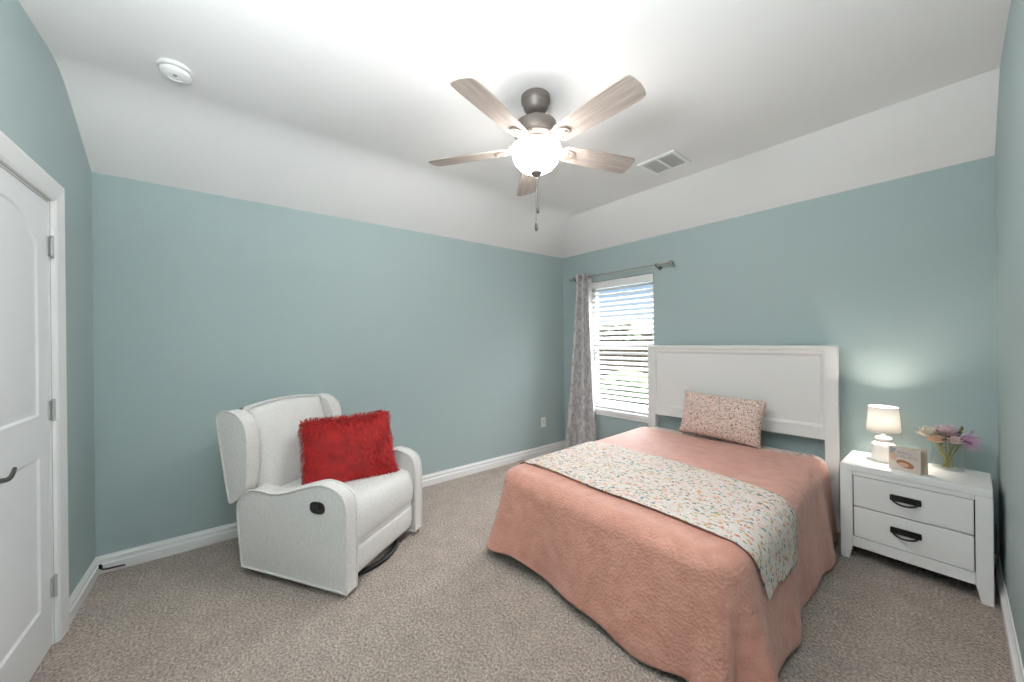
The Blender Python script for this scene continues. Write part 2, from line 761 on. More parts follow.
ss = [-.1] + [i * .02 for i in range(0, 36)] + [.8, 1.0, 1.4, 1.9, 2.4, 2.9, 3.4, 3.75]
qq = [-.1] + [i * RUN_B / 24 for i in range(0, 25)] + [.4, .5, .7, 1, 1.5, 2, 2.5, 3, 3.5, 4.05, 4.35]
bm = bmesh.new()
V = [[bm.verts.new((xA + s, yB + SL * s - q, min(prof_a(s), prof_b(q)))) for s in ss] for q in qq]
for j in range(len(qq) - 1):
    for i in range(len(ss) - 1):
        bm.faces.new((V[j][i], V[j][i + 1], V[j + 1][i + 1], V[j + 1][i]))
U = [[bm.verts.new(v.co + Vector((0, 0, .06))) for v in r] for r in V]
for j in range(len(qq) - 1):
    for i in range(len(ss) - 1):
        bm.faces.new((U[j][i], U[j][i + 1], U[j + 1][i + 1], U[j + 1][i]))
for A, B in ((V[0], U[0]), (V[-1], U[-1]), ([r[0] for r in V], [r[0] for r in U]), ([r[-1] for r in V], [r[-1] for r in U])):
    for i in range(len(A) - 1):
        bm.faces.new((A[i], A[i + 1], B[i + 1], B[i]))
ce = struct('ceiling', bm, M_CEIL, smooth=14)

# baseboards: stepped profile
BP = [(0, 0), (-.018, 0), (-.018, .056), (-.011, .062), (-.011, .080), (-.014, .084), (-.007, .095), (-.005, .105), (0, .105)]


def baseboard(name, side, x0, x1):
    bm = bmesh.new()
    a = ring(bm, [Vector((x0, y, z)) for y, z in BP])
    b = ring(bm, [Vector((x1, y, z)) for y, z in BP])
    bridge(bm, a, b)
    bm.faces.new(a)
    bm.faces.new(b)
    return struct(name, bm, M_TRIM, side)


baseboard('baseboard_left', 'left', .6 + 2.742, .6 - xA)
baseboard('baseboard_back', 'back', 0, yB - yL)
baseboard('baseboard_right', 'right', 0, (xR - xA) / cosB)
baseboard('baseboard_near', 'near', 0, 4.2)

# door casing: trim_1, profile swept round the opening
CP = [(0, 0), (0, -.012), (.012, -.018), (.05, -.022), (.075, -.026), (.088, -.022), (.09, 0)]  # (outwards, towards room)
ox0, ox1, oz = .6 - DX1 - .012, .6 - DX0 + .012, DTOP + .012
bm = bmesh.new()
rg = []
for (cx, cz, mx_, mz) in ((ox0, 0, -1, 0), (ox0, oz, -1, 1), (ox1, oz, 1, 1), (ox1, 0, 1, 0)):
    rg.append(ring(bm, [Vector((cx + mx_ * d * 1.05, y, cz + mz * d * 1.05)) for d, y in CP]))
for A, B in zip(rg, rg[1:]):
    bridge(bm, A, B)
bm.faces.new(rg[0])
bm.faces.new(rg[-1])
struct('trim_1', bm, M_TRIM, 'left')
# jamb stop behind the slab
bm = bmesh.new()
box(bm, (ox0 + .0025, .001, 0), (ox0 + .0095, .12, oz - .003))
box(bm, (ox1 - .0095, .001, 0), (ox1 - .0025, .12, oz - .003))
box(bm, (ox0 + .0095, .001, oz - .010), (ox1 - .0095, .12, oz - .003))
struct('trim_2', bm, M_TRIM, 'left')

# door: two-panel slab with arched upper panel
dw = DX1 - DX0
x0, x1 = .6 - DX1, .6 - DX0
st = .115


def arch(xa, xb, za, zb, rise, n=24):
    pts = [(xa, za), (xb, za), (xb, zb - rise)]
    for i in range(1, n):
        t = i / n
        u = xb + (xa - xb) * t
        pts.append((u, zb - rise + rise * (1 - (2 * t - 1) ** 2)))
    pts.append((xa, zb - rise))
    return pts


pan = [arch(x0 + st, x1 - st, 1.08, 1.96, .12), rect(x0 + st, .22, x1 - st, .90)]
bm = bmesh.new()
outer = rect(x0 + .001, .006, x1 - .001, DTOP - .001)
front = poly_face(bm, [outer] + pan, lambda x, z: Vector((x, .004, z)))
back = poly_face(bm, [outer], lambda x, z: Vector((x, .039, z)))
bridge(bm, front[0], back[0])
for lp, pts in zip(front[1:], pan):
    cur = lp
    for ins, dep in ((.010, .006), (.022, .007), (.042, .003), (.050, .0025)):
        o2 = offset_poly(pts, ins)
        nv = ring(bm, [Vector((x, .004 + dep - .0, z)) for x, z in o2])
        bridge(bm, cur, nv)
        cur = nv
        last = o2
    bmesh.ops.triangle_fill(bm, use_beauty=True, edges=[e for e in {ed for v in cur for ed in v.link_edges} if e.verts[0] in cur and e.verts[1] in cur])
door = struct('door_1', bm, M_DOOR, 'left', smooth=25)
for i, hz in enumerate((1.85, 1.09, .27)):
    bm = bmesh.new()
    tube(bm, [(x1 + .004, -.006, hz - .045), (x1 + .004, -.006, hz + .045)], .0065, 10)
    box(bm, (x1 - .02, .0005, hz - .044), (x1 - .002, .0055, hz + .044))
    for k in (-1, 1):
        tube(bm, [(x1 + .004, -.006, hz + k * .045), (x1 + .004, -.006, hz + k * .052)], [.008, .004], 10)
    obj('hinge', bm, M_HINGE, door, 40)
hx = .6 + 1.975
bm = bmesh.new()
tube(bm, [(hx, .004, .94), (hx, -.008, .94)], [.031, .028], 24)
tube(bm, [(hx, -.006, .94), (hx, -.05, .94)], .0105, 16)
pts = smooth_poly([(hx - .008, -.05, .935), (hx + .02, -.052, .938), (hx + .07, -.056, .930), (hx + .10, -.056, .936), (hx + .135, -.052, .952)], 5, False)
tube(bm, pts, [.0105 - .005 * i / (len(pts) - 1) for i in range(len(pts))], 12)
tag(obj('door_handle', bm, M_NICKEL, door, 40), 'nickel lever handle')

# ------------------------------------------------------------------ window: frame, panes, sill
w = bpy.data.objects.new('window_1', None)
COL.objects.link(w)
w.location, a = FRAME['right']
w.rotation_euler = (0, 0, a)
tag(w, kind='structure')
bm = bmesh.new()
fr = .068
f_out = rect(WX0, WZ0, WX1, WZ1)
zm = 1.335
holes = [rect(WX0 + fr, WZ0 + fr, WX1 - fr, zm - .022), rect(WX0 + fr, zm + .022, WX1 - fr, WZ1 - fr)]
slab(bm, f_out, holes, .06)
wf = obj('window_frame', bm, M_TRIM, w)
wf.location = (0, .095, 0)
for (za, zb, dy) in ((WZ0 + fr, zm - .022, .118), (zm + .022, WZ1 - fr, .135)):
    bm = bmesh.new()
    box(bm, (WX0 + fr - .005, dy, za - .005), (WX1 - fr + .005, dy + .004, zb + .005))
    obj('pane', bm, M_PANE, w)
bm = bmesh.new()
box(bm, (WX0 - .05, -.032, .555), (WX1 + .05, 0.0, .592))
box(bm, (WX0 + .0005, -.001, .586), (WX1 - .0005, .094, .592))
sl = obj('window_sill', bm, M_TRIM, w, 30)
bevel_mod(sl, .006)
bm = bmesh.new()
box(bm, (WX0 - .03, -.016, .515), (WX1 + .03, 0, .555))
bevel_mod(obj('window_apron', bm, M_TRIM, w, 30), .004)

# ------------------------------------------------------------------ BED (local x along the headboard, local y towards the foot is negative)
BO = (-1.354, 3.368)
HL = .685        # mattress half width
ZT = .55         # top of the quilt


def bed_frame(name, label, cat):
    return thing(name, label, cat, (BO[0], BO[1], 0), TB)


bed = bed_frame('bed', 'full size bed with tall white panelled headboard against the teal wall', 'bed')
hb = empty_part('headboard', bed)
HX = .72
# bed local frame: x along wall, y = -v (v to foot)
yf, yb = -.018, .038         # headboard front and back (front towards the room is -y)
for sx in (-1, 1):
    a, b = (HX - .075, HX) if sx > 0 else (-HX, -HX + .075)
    new_box('post', (a, yf - .002, 0), (b, yb, 1.295), M_HEAD, hb, .004)
new_box('top_rail', (-HX - .002, yf - .006, 1.295), (HX + .002, yb + .002, 1.328), M_HEAD, hb, .006)
bm = bmesh.new()
xa, xb = -HX + .0755, HX - .0755
outer = rect(xa, .645, xb, 1.2945)
hole = rect(xa + .008, .735, xb - .008, 1.268)
f = poly_face(bm, [outer, hole], lambda x, z: Vector((x, yf + .003, z)))
b_ = poly_face(bm, [outer], lambda x, z: Vector((x, yb - .004, z)))
bridge(bm, f[0], b_[0])
cur = f[1]
for ins, dep in ((.003, .010), (.014, .014), (.017, .017)):
    nv = ring(bm, [Vector((x, yf + .003 + dep, z)) for x, z in offset_poly(hole, ins)])
    bridge(bm, cur, nv)
    cur = nv
bm.faces.new(cur)
obj('panel', bm, M_HEAD, hb, 20)
fb = empty_part('bed_frame', bed)
bm = bmesh.new()
for sx in (-1, 1):
    box(bm, (sx * .66 - .015, -1.90, .17), (sx * .66 + .015, -.03, .23))
for yy in (-1.90, -.95, -.06):
    box(bm, (-.66, yy - .015, .19), (.66, yy + .015, .228))
obj('rail', bm, M_BLACK, fb)
for sx in (-1, 0, 1):
    for yy in (-1.86, -.95, -.1):
        bm = bmesh.new()
        tube(bm, [(sx * .62, yy, .185), (sx * .62, yy, .012)], .018, 12)
        tube(bm, [(sx * .62, yy, .02), (sx * .62, yy, 0)], [.022, .026], 12)
        obj('leg', bm, M_BLACK, fb, 40)

# mattress with a floral fitted sheet
mat_t = bed_frame('mattress', 'mattress in a white floral sheet, pale edge showing beside the headboard', 'mattress')
bm = bmesh.new()


def rrect(x0, y0, x1, y1, r, n=8):
    pts = []
    for cx, cy, a0 in ((x1 - r, y1 - r, 0), (x0 + r, y1 - r, PI / 2), (x0 + r, y0 + r, PI), (x1 - r, y0 + r, 1.5 * PI)):
        for k in range(n + 1):
            a = a0 + PI / 2 * k / n
            pts.append((cx + r * math.cos(a), cy + r * math.sin(a)))
    return pts


base_o = rrect(-.675, -1.93, .675, -.03, .11)
rs = []
for k in range(7):
    a = PI / 2 * k / 6
    rs.append((.07 * (1 - math.sin(a)), .234 + .07 * (1 - math.cos(a))))
for k in range(7):
    a = PI / 2 * k / 6
    rs.append((.05 * (1 - math.cos(a)), .486 + .05 * math.sin(a)))
rs = [(i, z) for i, z in rs]
vr = [ring(bm, [Vector((x, y, z)) for x, y in (offset_poly(base_o, i) if i > 1e-6 else base_o)]) for i, z in rs]
for A, B in zip(vr, vr[1:]):
    bridge(bm, A, B)
bm.faces.new(vr[0])
bm.faces.new(vr[-1])
obj('fitted_sheet', bm, M_RUNNER, mat_t, 40)

# quilt: path round the bed from the head left corner, round the foot, to the head right corner
QA = .712        # half width at the sides
QF = 1.965       # foot edge
RC = .15


def quilt_path():
    pts = []
    # left head arc
    for k in range(6):
        a = math.radians(50 - 50 * k / 6)
        pts.append((-QA + .14 * (1 - math.cos(a)), .245 - .14 * math.sin(a)))
    n = 60
    for k in range(n):
        pts.append((-QA, .245 + (QF - RC - .245) * k / n))
    for k in range(30):
        a = PI / 2 * k / 30
        pts.append((-QA + RC - RC * math.cos(a), QF - RC + RC * math.sin(a)))
    n = 70
    for k in range(n):
        pts.append((-QA + RC + (2 * QA - 2 * RC) * k / n, QF))
    for k in range(30):
        a = PI / 2 * (1 - k / 30)
        pts.append((QA - RC + RC * math.cos(a), QF - RC + RC * math.sin(a)))
    n = 60
    for k in range(n + 1):
        pts.append((QA, QF - RC - (QF - RC - .245) * k / n))
    for k in range(1, 7):
        a = math.radians(50 * k / 6)
        pts.append((QA - .14 * (1 - math.cos(a)), .245 - .14 * math.sin(a)))
    return pts


QP = quilt_path()
# normals and arc length
QN, QS = [], [0.0]
for i, p in enumerate(QP):
    a, b = QP[max(0, i - 1)], QP[min(len(QP) - 1, i + 1)]
    t = Vector((b[0] - a[0], b[1] - a[1])).normalized()
    QN.append(Vector((t.y, -t.x)) * -1)
    if i:
        QS.append(QS[-1] + (Vector(p) - Vector(QP[i - 1])).length)
# make normals point outwards
for i, p in enumerate(QP):
    c = Vector((0, 1.0))
    if QN[i].dot(Vector(p) - c) < 0:
        QN[i] = -QN[i]
SFL = next(QS[i] for i, p in enumerate(QP) if p[1] >= QF - 1e-4)              # left foot corner end
SFR = [QS[i] for i, p in enumerate(QP) if p[1] >= QF - 1e-4][-1]              # right foot corner start
RO_ = .085                                                                    # edge rounding


def quilt_profile(i, d, lift=0.0):
    """point on the quilt at path index i, at cloth distance d outwards from the inset ring (flat part first)"""
    p, n, s = Vector(QP[i]), QN[i], QS[i]
    flat = .05
    arc = RO_ * PI / 2
    if d < flat:
        e, z, w_ = -RO_ - (flat - d), ZT, 0
        nz = 1
        ne = 0
    elif d < flat + arc:
        a = (d - flat) / RO_
        e, z, w_ = -RO_ + RO_ * math.sin(a), ZT - RO_ * (1 - math.cos(a)), 0.0
        nz, ne = math.cos(a), math.sin(a)
        w_ = .12 * a / (PI / 2)
    else:
        dd = d - flat - arc
        e, z = 0, ZT - RO_ - dd
        nz, ne = 0, 1
        w_ = .12 + .88 * min(1, dd / .40)
    # waves and flare that grow towards the hem
    wave = .018 * math.sin(s * 7.3 + .6) + .012 * math.sin(s * 15.1 + 2.1)
    fl = .055 * w_
    cr = math.exp(-((s - (SFR + .10)) / .10) ** 2)
    cl = math.exp(-((s - (SFL - .07)) / .09) ** 2)
    sr = SFR + .0
    # corner folds: a rolled pleat on the right foot corner
    fold = .05 * math.exp(-((s - (sr + .225)) / .045) ** 2) - .048 * math.exp(-((s - (sr + .145)) / .032) ** 2) + .06 * math.exp(-((s - (sr + .075)) / .05) ** 2)
    fold += .075 * cl
    e += fl + (wave * w_ ** 1.3) + fold * w_ ** 1.8
    zz = z
    if d < flat:
        zz += 0
    e += lift * ne
    zz += lift * nz
    q = p + n * e
    return Vector((q.x, -q.y, max(zz, .006 + lift)))


def hem_len(i):
    s = QS[i]
    base = .05 + RO_ * PI / 2 + (ZT - RO_ - .062)
    base += .018 * math.sin(s * 5.1 + 1.0) + .012 * math.sin(s * 11.7)
    base += .03 * sstep(SFL + .5, SFR, s) + .04 * math.exp(-((s - SFR - .16) / .14) ** 2)
    return base


bm = bmesh.new()
NT = 56
rows = []
for j in range(NT + 1):
    t = j / NT
    rows.append([bm.verts.new(quilt_profile(i, hem_len(i) * t)) for i in range(len(QP))])
for A, B in zip(rows, rows[1:]):
    for i in range(len(QP) - 1):
        bm.faces.new((A[i], A[i + 1], B[i + 1], B[i]))
inner = [v.co.copy() for v in rows[0]]
xs_, ys_ = [c.x for c in inner], [c.y for c in inner]
cand = []
ip = [(c.x, c.y) for c in inner]


def inside(x, y):
    r = False
    for a, b in zip(ip, ip[1:] + ip[:1]):
        if (a[1] > y) != (b[1] > y) and x < (b[0] - a[0]) * (y - a[1]) / (b[1] - a[1]) + a[0]:
            r = not r
    return r


y = min(ys_) + .03
while y < max(ys_) - .01:
    x = min(xs_) + .03
    while x < max(xs_) - .02:
        if inside(x, y) and min((a[0] - x) ** 2 + (a[1] - y) ** 2 for a in ip) > .0006:
            cand.append((x, y))
        x += .05
    y += .05
nI = len(inner)
from mathutils.geometry import delaunay_2d_cdt
vo_, ed_, fa_, ov_, oe_, of_ = delaunay_2d_cdt([Vector(p) for p in ip + cand], [], [list(range(nI))], 1, 1e-6)
vm = []
for co, src in zip(vo_, ov_):
    k = src[0] if src else -1
    if 0 <= k < nI:
        vm.append(rows[0][k])
    else:
        dmin = min((a[0] - co.x) ** 2 + (a[1] - co.y) ** 2 for a in ip) ** .5
        vm.append(bm.verts.new((co.x, co.y, ZT + min(1, dmin / .15) * .007 * noise.noise(Vector((co.x * 2.6, co.y * 2.6, 3))))))
for f_ in fa_:
    bm.faces.new([vm[i] for i in f_])
quilt = obj('quilt', bm, M_QUILT, None, 70)
quilt.location = (BO[0] - .018, BO[1], 0)
quilt.rotation_euler = (0, 0, TB)
so = quilt.modifiers.new('thickness', 'SOLIDIFY')
so.thickness = .008
so.offset = -1
tag(quilt, 'coral pink quilted coverlet draped over the bed to the carpet', 'quilt')

# runner across the foot third, hanging over the right side
right_idx = [i for i, p in enumerate(QP) if abs(p[0] - QA) < 1e-4]
left_idx = [i for i, p in enumerate(QP) if abs(p[0] + QA) < 1e-4]


def side_pt(idx, v, d, lift):
    o = sorted(idx, key=lambda k: abs(QP[k][1] - v))[:2]
    a, b = o
    va, vb = QP[a][1], QP[b][1]
    t = min(1, max(0, (v - va) / (vb - va)))
    p = quilt_profile(a, d, lift).lerp(quilt_profile(b, d, lift), t)
    p.y = -v
    return p


FL = .05
xin = QA - RO_ - FL      # start of the side profile zone


def runner_pt(u, wv):
    """u from 0 (left) to 1 (right), wv from 0 (foot edge) to 1 (head edge)"""
    Lh = .10                                   # hang on the left
    dmax_l = FL + RO_ * PI / 2 + Lh
    hang = .105 * (1 - wv) ** 1.5 + .15 * wv + .025 + .006 * math.sin(wv * 17) + .003 * math.sin(wv * 37)
    dmax_r = FL + RO_ * PI / 2 + hang
    total = dmax_l + 2 * xin + dmax_r
    d = u * total
    vf = 1.755 + .04 * u + .006 * math.sin(u * 17)
    vb = 1.06 - .30 * u * (1 - u) * 1.1 + .17 * u ** 2 + .006 * math.sin(u * 23)
    v = vf + (vb - vf) * wv
    lift = .007 + .004 * (math.sin(wv * PI * 2) * math.sin(u * 25)) ** 2
    if d < dmax_l:
        p = side_pt(left_idx, v, dmax_l - d, lift)
        return p
    d2 = d - dmax_l
    drop = max(0, d2 - 2 * xin - FL - .05)
    v -= (.34 - .30 * wv) * drop
    if d2 < 2 * xin:
        return Vector((-xin + d2, -v, ZT + lift + .006))
    p = side_pt(right_idx, v, d2 - 2 * xin, lift + .003)
    # the corner falls in a point and the cloth gathers a little towards the foot
    return p


bm = bmesh.new()
grid(bm, runner_pt, 150, 50)
run = obj('bed_runner', bm, M_RUNNER, None, 70)
run.location = (BO[0] - .018, BO[1], 0)
run.rotation_euler = (0, 0, TB)
so = run.modifiers.new('thickness', 'SOLIDIFY')
so.thickness = .004
so.offset = 1
tag(run, 'white bed runner with small multicoloured floral print across the coral quilt', 'bed runner')


# cushions
def cushion_bm(wd, ht, th, n=40, pinch=.06, noise_a=.004, seed=0):
    bm = bmesh.new()

    def f(sgn):
        def g(a, b):
            u, v = a * 2 - 1, b * 2 - 1
            k = (1 - abs(u) ** 2.6) * (1 - abs(v) ** 2.6)
            pu = 1 - pinch * (1 - v * v) * abs(u) ** 3
            pv = 1 - pinch * (1 - u * u) * abs(v) ** 3
            h = sgn * th / 2 * max(0, k) ** .45
            h += noise_a * noise.noise(Vector((u * 2.5 + seed, v * 2.5, sgn))) * k
            return Vector((u * wd / 2 * pu, h, v * ht / 2 * pv))
        return g
    grid(bm, f(-1), n, n)
    grid(bm, f(1), n, n)
    bmesh.ops.remove_doubles(bm, verts=bm.verts[:], dist=1e-5)
    return bm


lp = obj('lumbar_pillow', cushion_bm(.63, .375, .15, seed=2), M_SHAM, None, 80)
lp.matrix_world = (Matrix.Translation((BO[0], BO[1], 0)) @ Matrix.Rotation(TB, 4, 'Z') @ Matrix.Translation((.0, -.165, .733))
                   @ Matrix.Rotation(math.radians(2.5), 4, 'Y') @ Matrix.Rotation(math.radians(-17), 4, 'X'))
tag(lp, 'oblong pink cushion with tiny floral print leaning at the headboard', 'pillow')

# ------------------------------------------------------------------ NIGHTSTAND
NSO = (-.566, 3.05)
NW, ND, NH = .588, .40, .594
ns = thing('nightstand', 'white two-drawer nightstand with black pulls in the corner beside the bed', 'nightstand', (NSO[0], NSO[1], 0), .015)
new_box('top', (0, 0, .556), (NW, ND, NH), M_FURN, ns, .004)
sw = .058


def side_outline(flip):
    # front elevation of a stile that tapers at the foot
    pts = [(0, 0), (.040, 0), (.058, .086), (.058, .5558), (0, .5558)]
    return [(NW - x, z) for x, z in pts][::-1] if flip else pts


for flip in (0, 1):
    bm = bmesh.new()
    prism(bm, side_outline(flip), 0, .03)
    o = obj('leg', bm, M_FURN, ns, 30)
    bevel_mod(o, .003)
    bm = bmesh.new()
    pts = side_outline(flip)
    prism(bm, pts, ND - .03, ND)
    bevel_mod(obj('leg', bm, M_FURN, ns, 30), .003)
    xs = (.002, .020) if not flip else (NW - .020, NW - .002)
    new_box('side_panel', (xs[0], .030, .086), (xs[1], ND - .030, .5558), M_FURN, ns, 0)
new_box('top_rail', (.0585, .004, .530), (NW - .0585, .024, .5558), M_FURN, ns, .002)
new_box('bottom_rail', (.0585, .002, .086), (NW - .0585, .026, .148), M_FURN, ns, .002)
new_box('back_panel', (.0585, ND - .02, .09), (NW - .0585, ND - .008, .5558), M_FURN, ns, 0)
new_box('case_interior', (.021, .031, .10), (NW - .021, ND - .031, .55), M_DARK, ns, 0)
for za, zb in ((.152, .335), (.341, .526)):
    d = new_box('drawer', (.0625, .006, za), (NW - .0625, .029, zb), M_FURN, ns, .003)
    bm = bmesh.new()
    cx, cz = NW / 2 - .012, (za + zb) / 2 + .012
    hw = .062
    # back plate with rounded ends and a bowed pull below it
    pts = []
    for k in range(9):
        a = -PI / 2 + PI * k / 8
        pts.append((cx + hw - .008 + .008 * math.cos(a), cz + (.013 if a > 0 else -.013) + .0 + .008 * math.sin(a) * .5))
    for k in range(9):
        a = PI / 2 + PI * k / 8
        pts.append((cx - hw + .008 + .008 * math.cos(a), cz + (.013 if a < PI else -.013) + .008 * math.sin(a) * .5))
    prism(bm, pts, -.004, .0058)
    ap = [(cx - hw * .78, -.004, cz - .004), (cx - hw * .78, -.018, cz - .010), (cx - hw * .5, -.026, cz - .022), (cx, -.029, cz - .028), (cx + hw * .5, -.026, cz - .022), (cx + hw * .78, -.018, cz - .010), (cx + hw * .78, -.004, cz - .004)]
    tube(bm, smooth_poly(ap, 5, False), .0052, 10)
    for k in (-1, 1):
        tube(bm, [(cx + k * hw * .78, .0, cz + .0), (cx + k * hw * .78, -.010, cz + .0)], [.009, .006], 12)
    tag(obj('handle', bm, M_BLACK, d, 40), 'black metal drop pull')

# ------------------------------------------------------------------ TABLE LAMP
LX, LY = -.398, 3.292
lamp = thing('table_lamp', 'small lit white table lamp with drum shade on the nightstand', 'lamp', (LX, LY, NH))
bm = bmesh.new()
LB = .85
lathe(bm, [(r * LB, z) for r, z in [(.0, 0), (.060, 0), (.064, .004), (.068, .02), (.070, .05), (.069, .09), (.064, .112), (.050, .124), (.040, .128), (.046, .134), (.047, .146), (.042, .152), (.012, .154), (0, .154)]], 40)
obj('base', bm, M_CERAM, lamp, 40)
bm = bmesh.new()
tube(bm, [(0, 0, .15), (0, 0, .233)], [.012, .011], 14)
obj('socket', bm, M_PLATE, lamp, 40)
M_SHADE = shade_mat()
bm = bmesh.new()
lathe(bm, [(.080, .188), (.069, .345)], 48, cap=False)
sh = obj('lamp_shade', bm, M_SHADE, lamp, 60)
so = sh.modifiers.new('thickness', 'SOLIDIFY')
so.thickness = .002
bm = bmesh.new()
for rr, zz in ((.080, .188), (.069, .345)):
    bm = bmesh.new()
    tube(bm, [(rr * math.cos(2 * PI * k / 40), rr * math.sin(2 * PI * k / 40), zz) for k in range(40)], .002, 6, closed=True)
    obj('shade_ring', bm, M_PLATE, sh, 60)
for k in range(3):
    bm = bmesh.new()
    a = 2 * PI * k / 3
    tube(bm, [(.011 * math.cos(a), .011 * math.sin(a), .200), (.0785 * math.cos(a), .0785 * math.sin(a), .200)], .0015, 6)
    obj('shade_spoke', bm, M_PLATE, sh, 60)
bm = bmesh.new()
lathe(bm, [(r, z + .028) for r, z in [(0, .203), (.012, .206), (.015, .215), (.026, .236), (.028, .252), (.022, .268), (0, .277)]], 24)
obj('bulb', bm, emit('lamp_bulb_glow', (255, 244, 230), LAMP_W / .0072 / PI), lamp, 60)

# ------------------------------------------------------------------ BOARD BOOK standing slightly open
bk = thing('board_book', 'small pale children\'s board book standing open in front of the lamp', 'book', (-.355, 3.137, NH), -.31)
M_COVER = plain('book_cover', (214, 202, 192), .4)
M_COVIN = plain('book_inside', (196, 174, 150), .6)
M_PAGE = plain('book_pages', (216, 202, 184), .7)
M_BROWN = plain('print_brown', (176, 112, 80), .5)
M_TAN = plain('print_tan', (214, 176, 150), .5)
M_INK = plain('print_slate_blue', (112, 112, 128), .5)
M_GREYP = plain('print_grey', (168, 166, 168), .5)
BW, BH = .135, .135
fc = new_box('front_cover', (0, 0, 0), (BW, .004, BH), M_COVER, bk, .001)
bm = bmesh.new()


def flat_shape(bm, pts, y=-.0006):
    bm.faces.new(ring(bm, [Vector((x, y, z)) for x, z in pts]))


# sleeping shape in warm browns, low centre
flat_shape(bm, [(.070 + .038 * math.cos(a) - .006 * math.sin(a), .044 + .022 * math.sin(a) - .004 * math.cos(a)) for a in [2 * PI * k / 30 for k in range(30)]])
obj('cover_picture', bm, M_BROWN, fc)
bm = bmesh.new()
flat_shape(bm, [(.062 + .024 * math.cos(a), .040 + .012 * math.sin(a)) for a in [2 * PI * k / 24 for k in range(24)]], -.0010)
flat_shape(bm, [(.020 + .014 * math.cos(a), .078 + .022 * math.sin(a)) for a in [2 * PI * k / 24 for k in range(24)]], -.0010)
obj('cover_picture', bm, M_TAN, fc)
bm = bmesh.new()
flat_shape(bm, [(.002, .09), (.028, .11), (.030, .130), (.002, .130)])
obj('cover_picture', bm, M_GREYP, fc)
# two lines of lettering, too small to read in the photo: strokes of letter height
bm = bmesh.new()
rnd = random.Random(3)
for (xs_, xe_, z0_, hh) in ((.036, .098, .102, .011), (.034, .120, .080, .014)):
    x = xs_
    while x < xe_:
        wdt = hh * rnd.choice((.45, .55, .65))
        th_ = .0016
        kind = rnd.randrange(3)
        flat_shape(bm, [(x, z0_), (x + th_, z0_), (x + th_, z0_ + hh), (x, z0_ + hh)])
        if kind != 1:
            flat_shape(bm, [(x + th_, z0_ + hh - th_), (x + wdt, z0_ + hh - th_), (x + wdt, z0_ + hh), (x + th_, z0_ + hh)])
        if kind != 2:
            flat_shape(bm, [(x + th_, z0_), (x + wdt, z0_), (x + wdt, z0_ + th_), (x + th_, z0_ + th_)])
        if kind == 2:
            flat_shape(bm, [(x + wdt - th_, z0_), (x + wdt, z0_), (x + wdt, z0_ + hh - th_), (x + wdt - th_, z0_ + hh - th_)])
        x += wdt + hh * .28
obj('cover_lettering', bm, M_INK, fc)
bc = new_box('back_cover', (0, 0, 0), (BW + .012, .004, BH), M_COVIN, bk, .001)
bc.rotation_euler = (0, 0, .335)
bc.location = (0.0, .016, 0)
bm = bmesh.new()
box(bm, (-.003, -.0, 0), (.001, .019, BH))
obj('spine', bm, M_COVER, bk)
bm = bmesh.new()
for k in range(4):
    a = .05 + .06 * k
    Mx = Matrix.Translation((.0015, .0045 + .0028 * k, 0)) @ Matrix.Rotation(a, 4, 'Z')
    box(bm, (0, 0, .002), (BW - .004, .0022, BH - .002), Mx)
tag(obj('pages', bm, M_PAGE, bk))

# ------------------------------------------------------------------ FLOWERS IN A GLASS VASE
VX, VY = -.138, 3.372
vase = thing('flower_vase', 'clear flared glass vase on the nightstand by the near wall', 'vase', (VX, VY, NH))
bm = bmesh.new()
lathe(bm, [(0, .0), (.040, .0), (.046, .004), (.050, .03), (.049, .08), (.047, .12), (.050, .150), (.058, .165), (.0555, .165), (.047, .149), (.0440, .12), (.046, .08), (.047, .03), (.043, .010), (0, .010)], 40, sx=1.35, sy=1.1)
obj('vase_body', bm, M_VASE, vase, 60)
M_STEM = plain('yellow_green_stem', (150, 142, 70), .6)
M_LEAF = plain('dusty_green_leaf', (126, 124, 82), .6, nscale=60, var=.25)
M_ROSE = plain('cream_rose_petal', (246, 232, 214), .7, nscale=40, var=.12)
M_PINK = plain('pale_pink_petal', (240, 212, 216), .7, nscale=40, var=.12)
M_TANP = plain('peach_petal', (236, 200, 174), .7, nscale=40, var=.15)
M_MAG = plain('magenta_thread', (158, 58, 132), .8, nscale=60, var=.25)
M_LIL = plain('lilac_thread', (214, 176, 206), .8, nscale=60, var=.15)
M_OLIVE = plain('olive_bud', (112, 100, 60), .7, nscale=60, var=.2)


def stem_part(parent, foot, head, bend=(0, 0)):
    bm = bmesh.new()
    f, h = Vector(foot), Vector(head)
    m = (f + h) / 2 + Vector((bend[0], bend[1], 0))
    tube(bm, smooth_poly([f, m, h], 6, False), .0026, 7)
    return obj('stem', bm, M_STEM, parent, 60)


def petal(bm, c, az, tilt, ln, wd, cup):
    """cupped petal leaving c in direction az"""
    Mx = Matrix.Translation(c) @ Matrix.Rotation(az, 4, 'Z') @ Matrix.Rotation(-tilt, 4, 'Y')
    nu, nv = 5, 6

    def f(a, b):
        u = a * 2 - 1
        wv = wd * math.sin(PI * (.12 + .80 * b)) ** .8
        return Mx @ Vector((b * ln, u * wv / 2, cup * (u * u * wv * .5 + b * b * ln)))
    grid(bm, f, nu, nv)


def rose(label, foot, head, r, mat):
    t = thing('rose', label, 'flower', (VX, VY, NH), 0, 'flowers in the glass vase')
    stem_part(t, foot, head)
    bm = bmesh.new()
    rr = random.Random(int(head[0] * 1e4))
    for layer, (n, tilt, ln) in enumerate(((3, 1.35, .62), (4, 1.05, .8), (5, .7, .95), (6, .35, 1.05), (6, .05, 1.0))):
        for k in range(n):
            petal(bm, Vector(head) + Vector((0, 0, -.004 * layer)), 2 * PI * k / n + layer * .6 + rr.uniform(-.2, .2), tilt, r * ln, r * .95, .35)
    o = obj('bloom', bm, mat, t, 60)
    return t


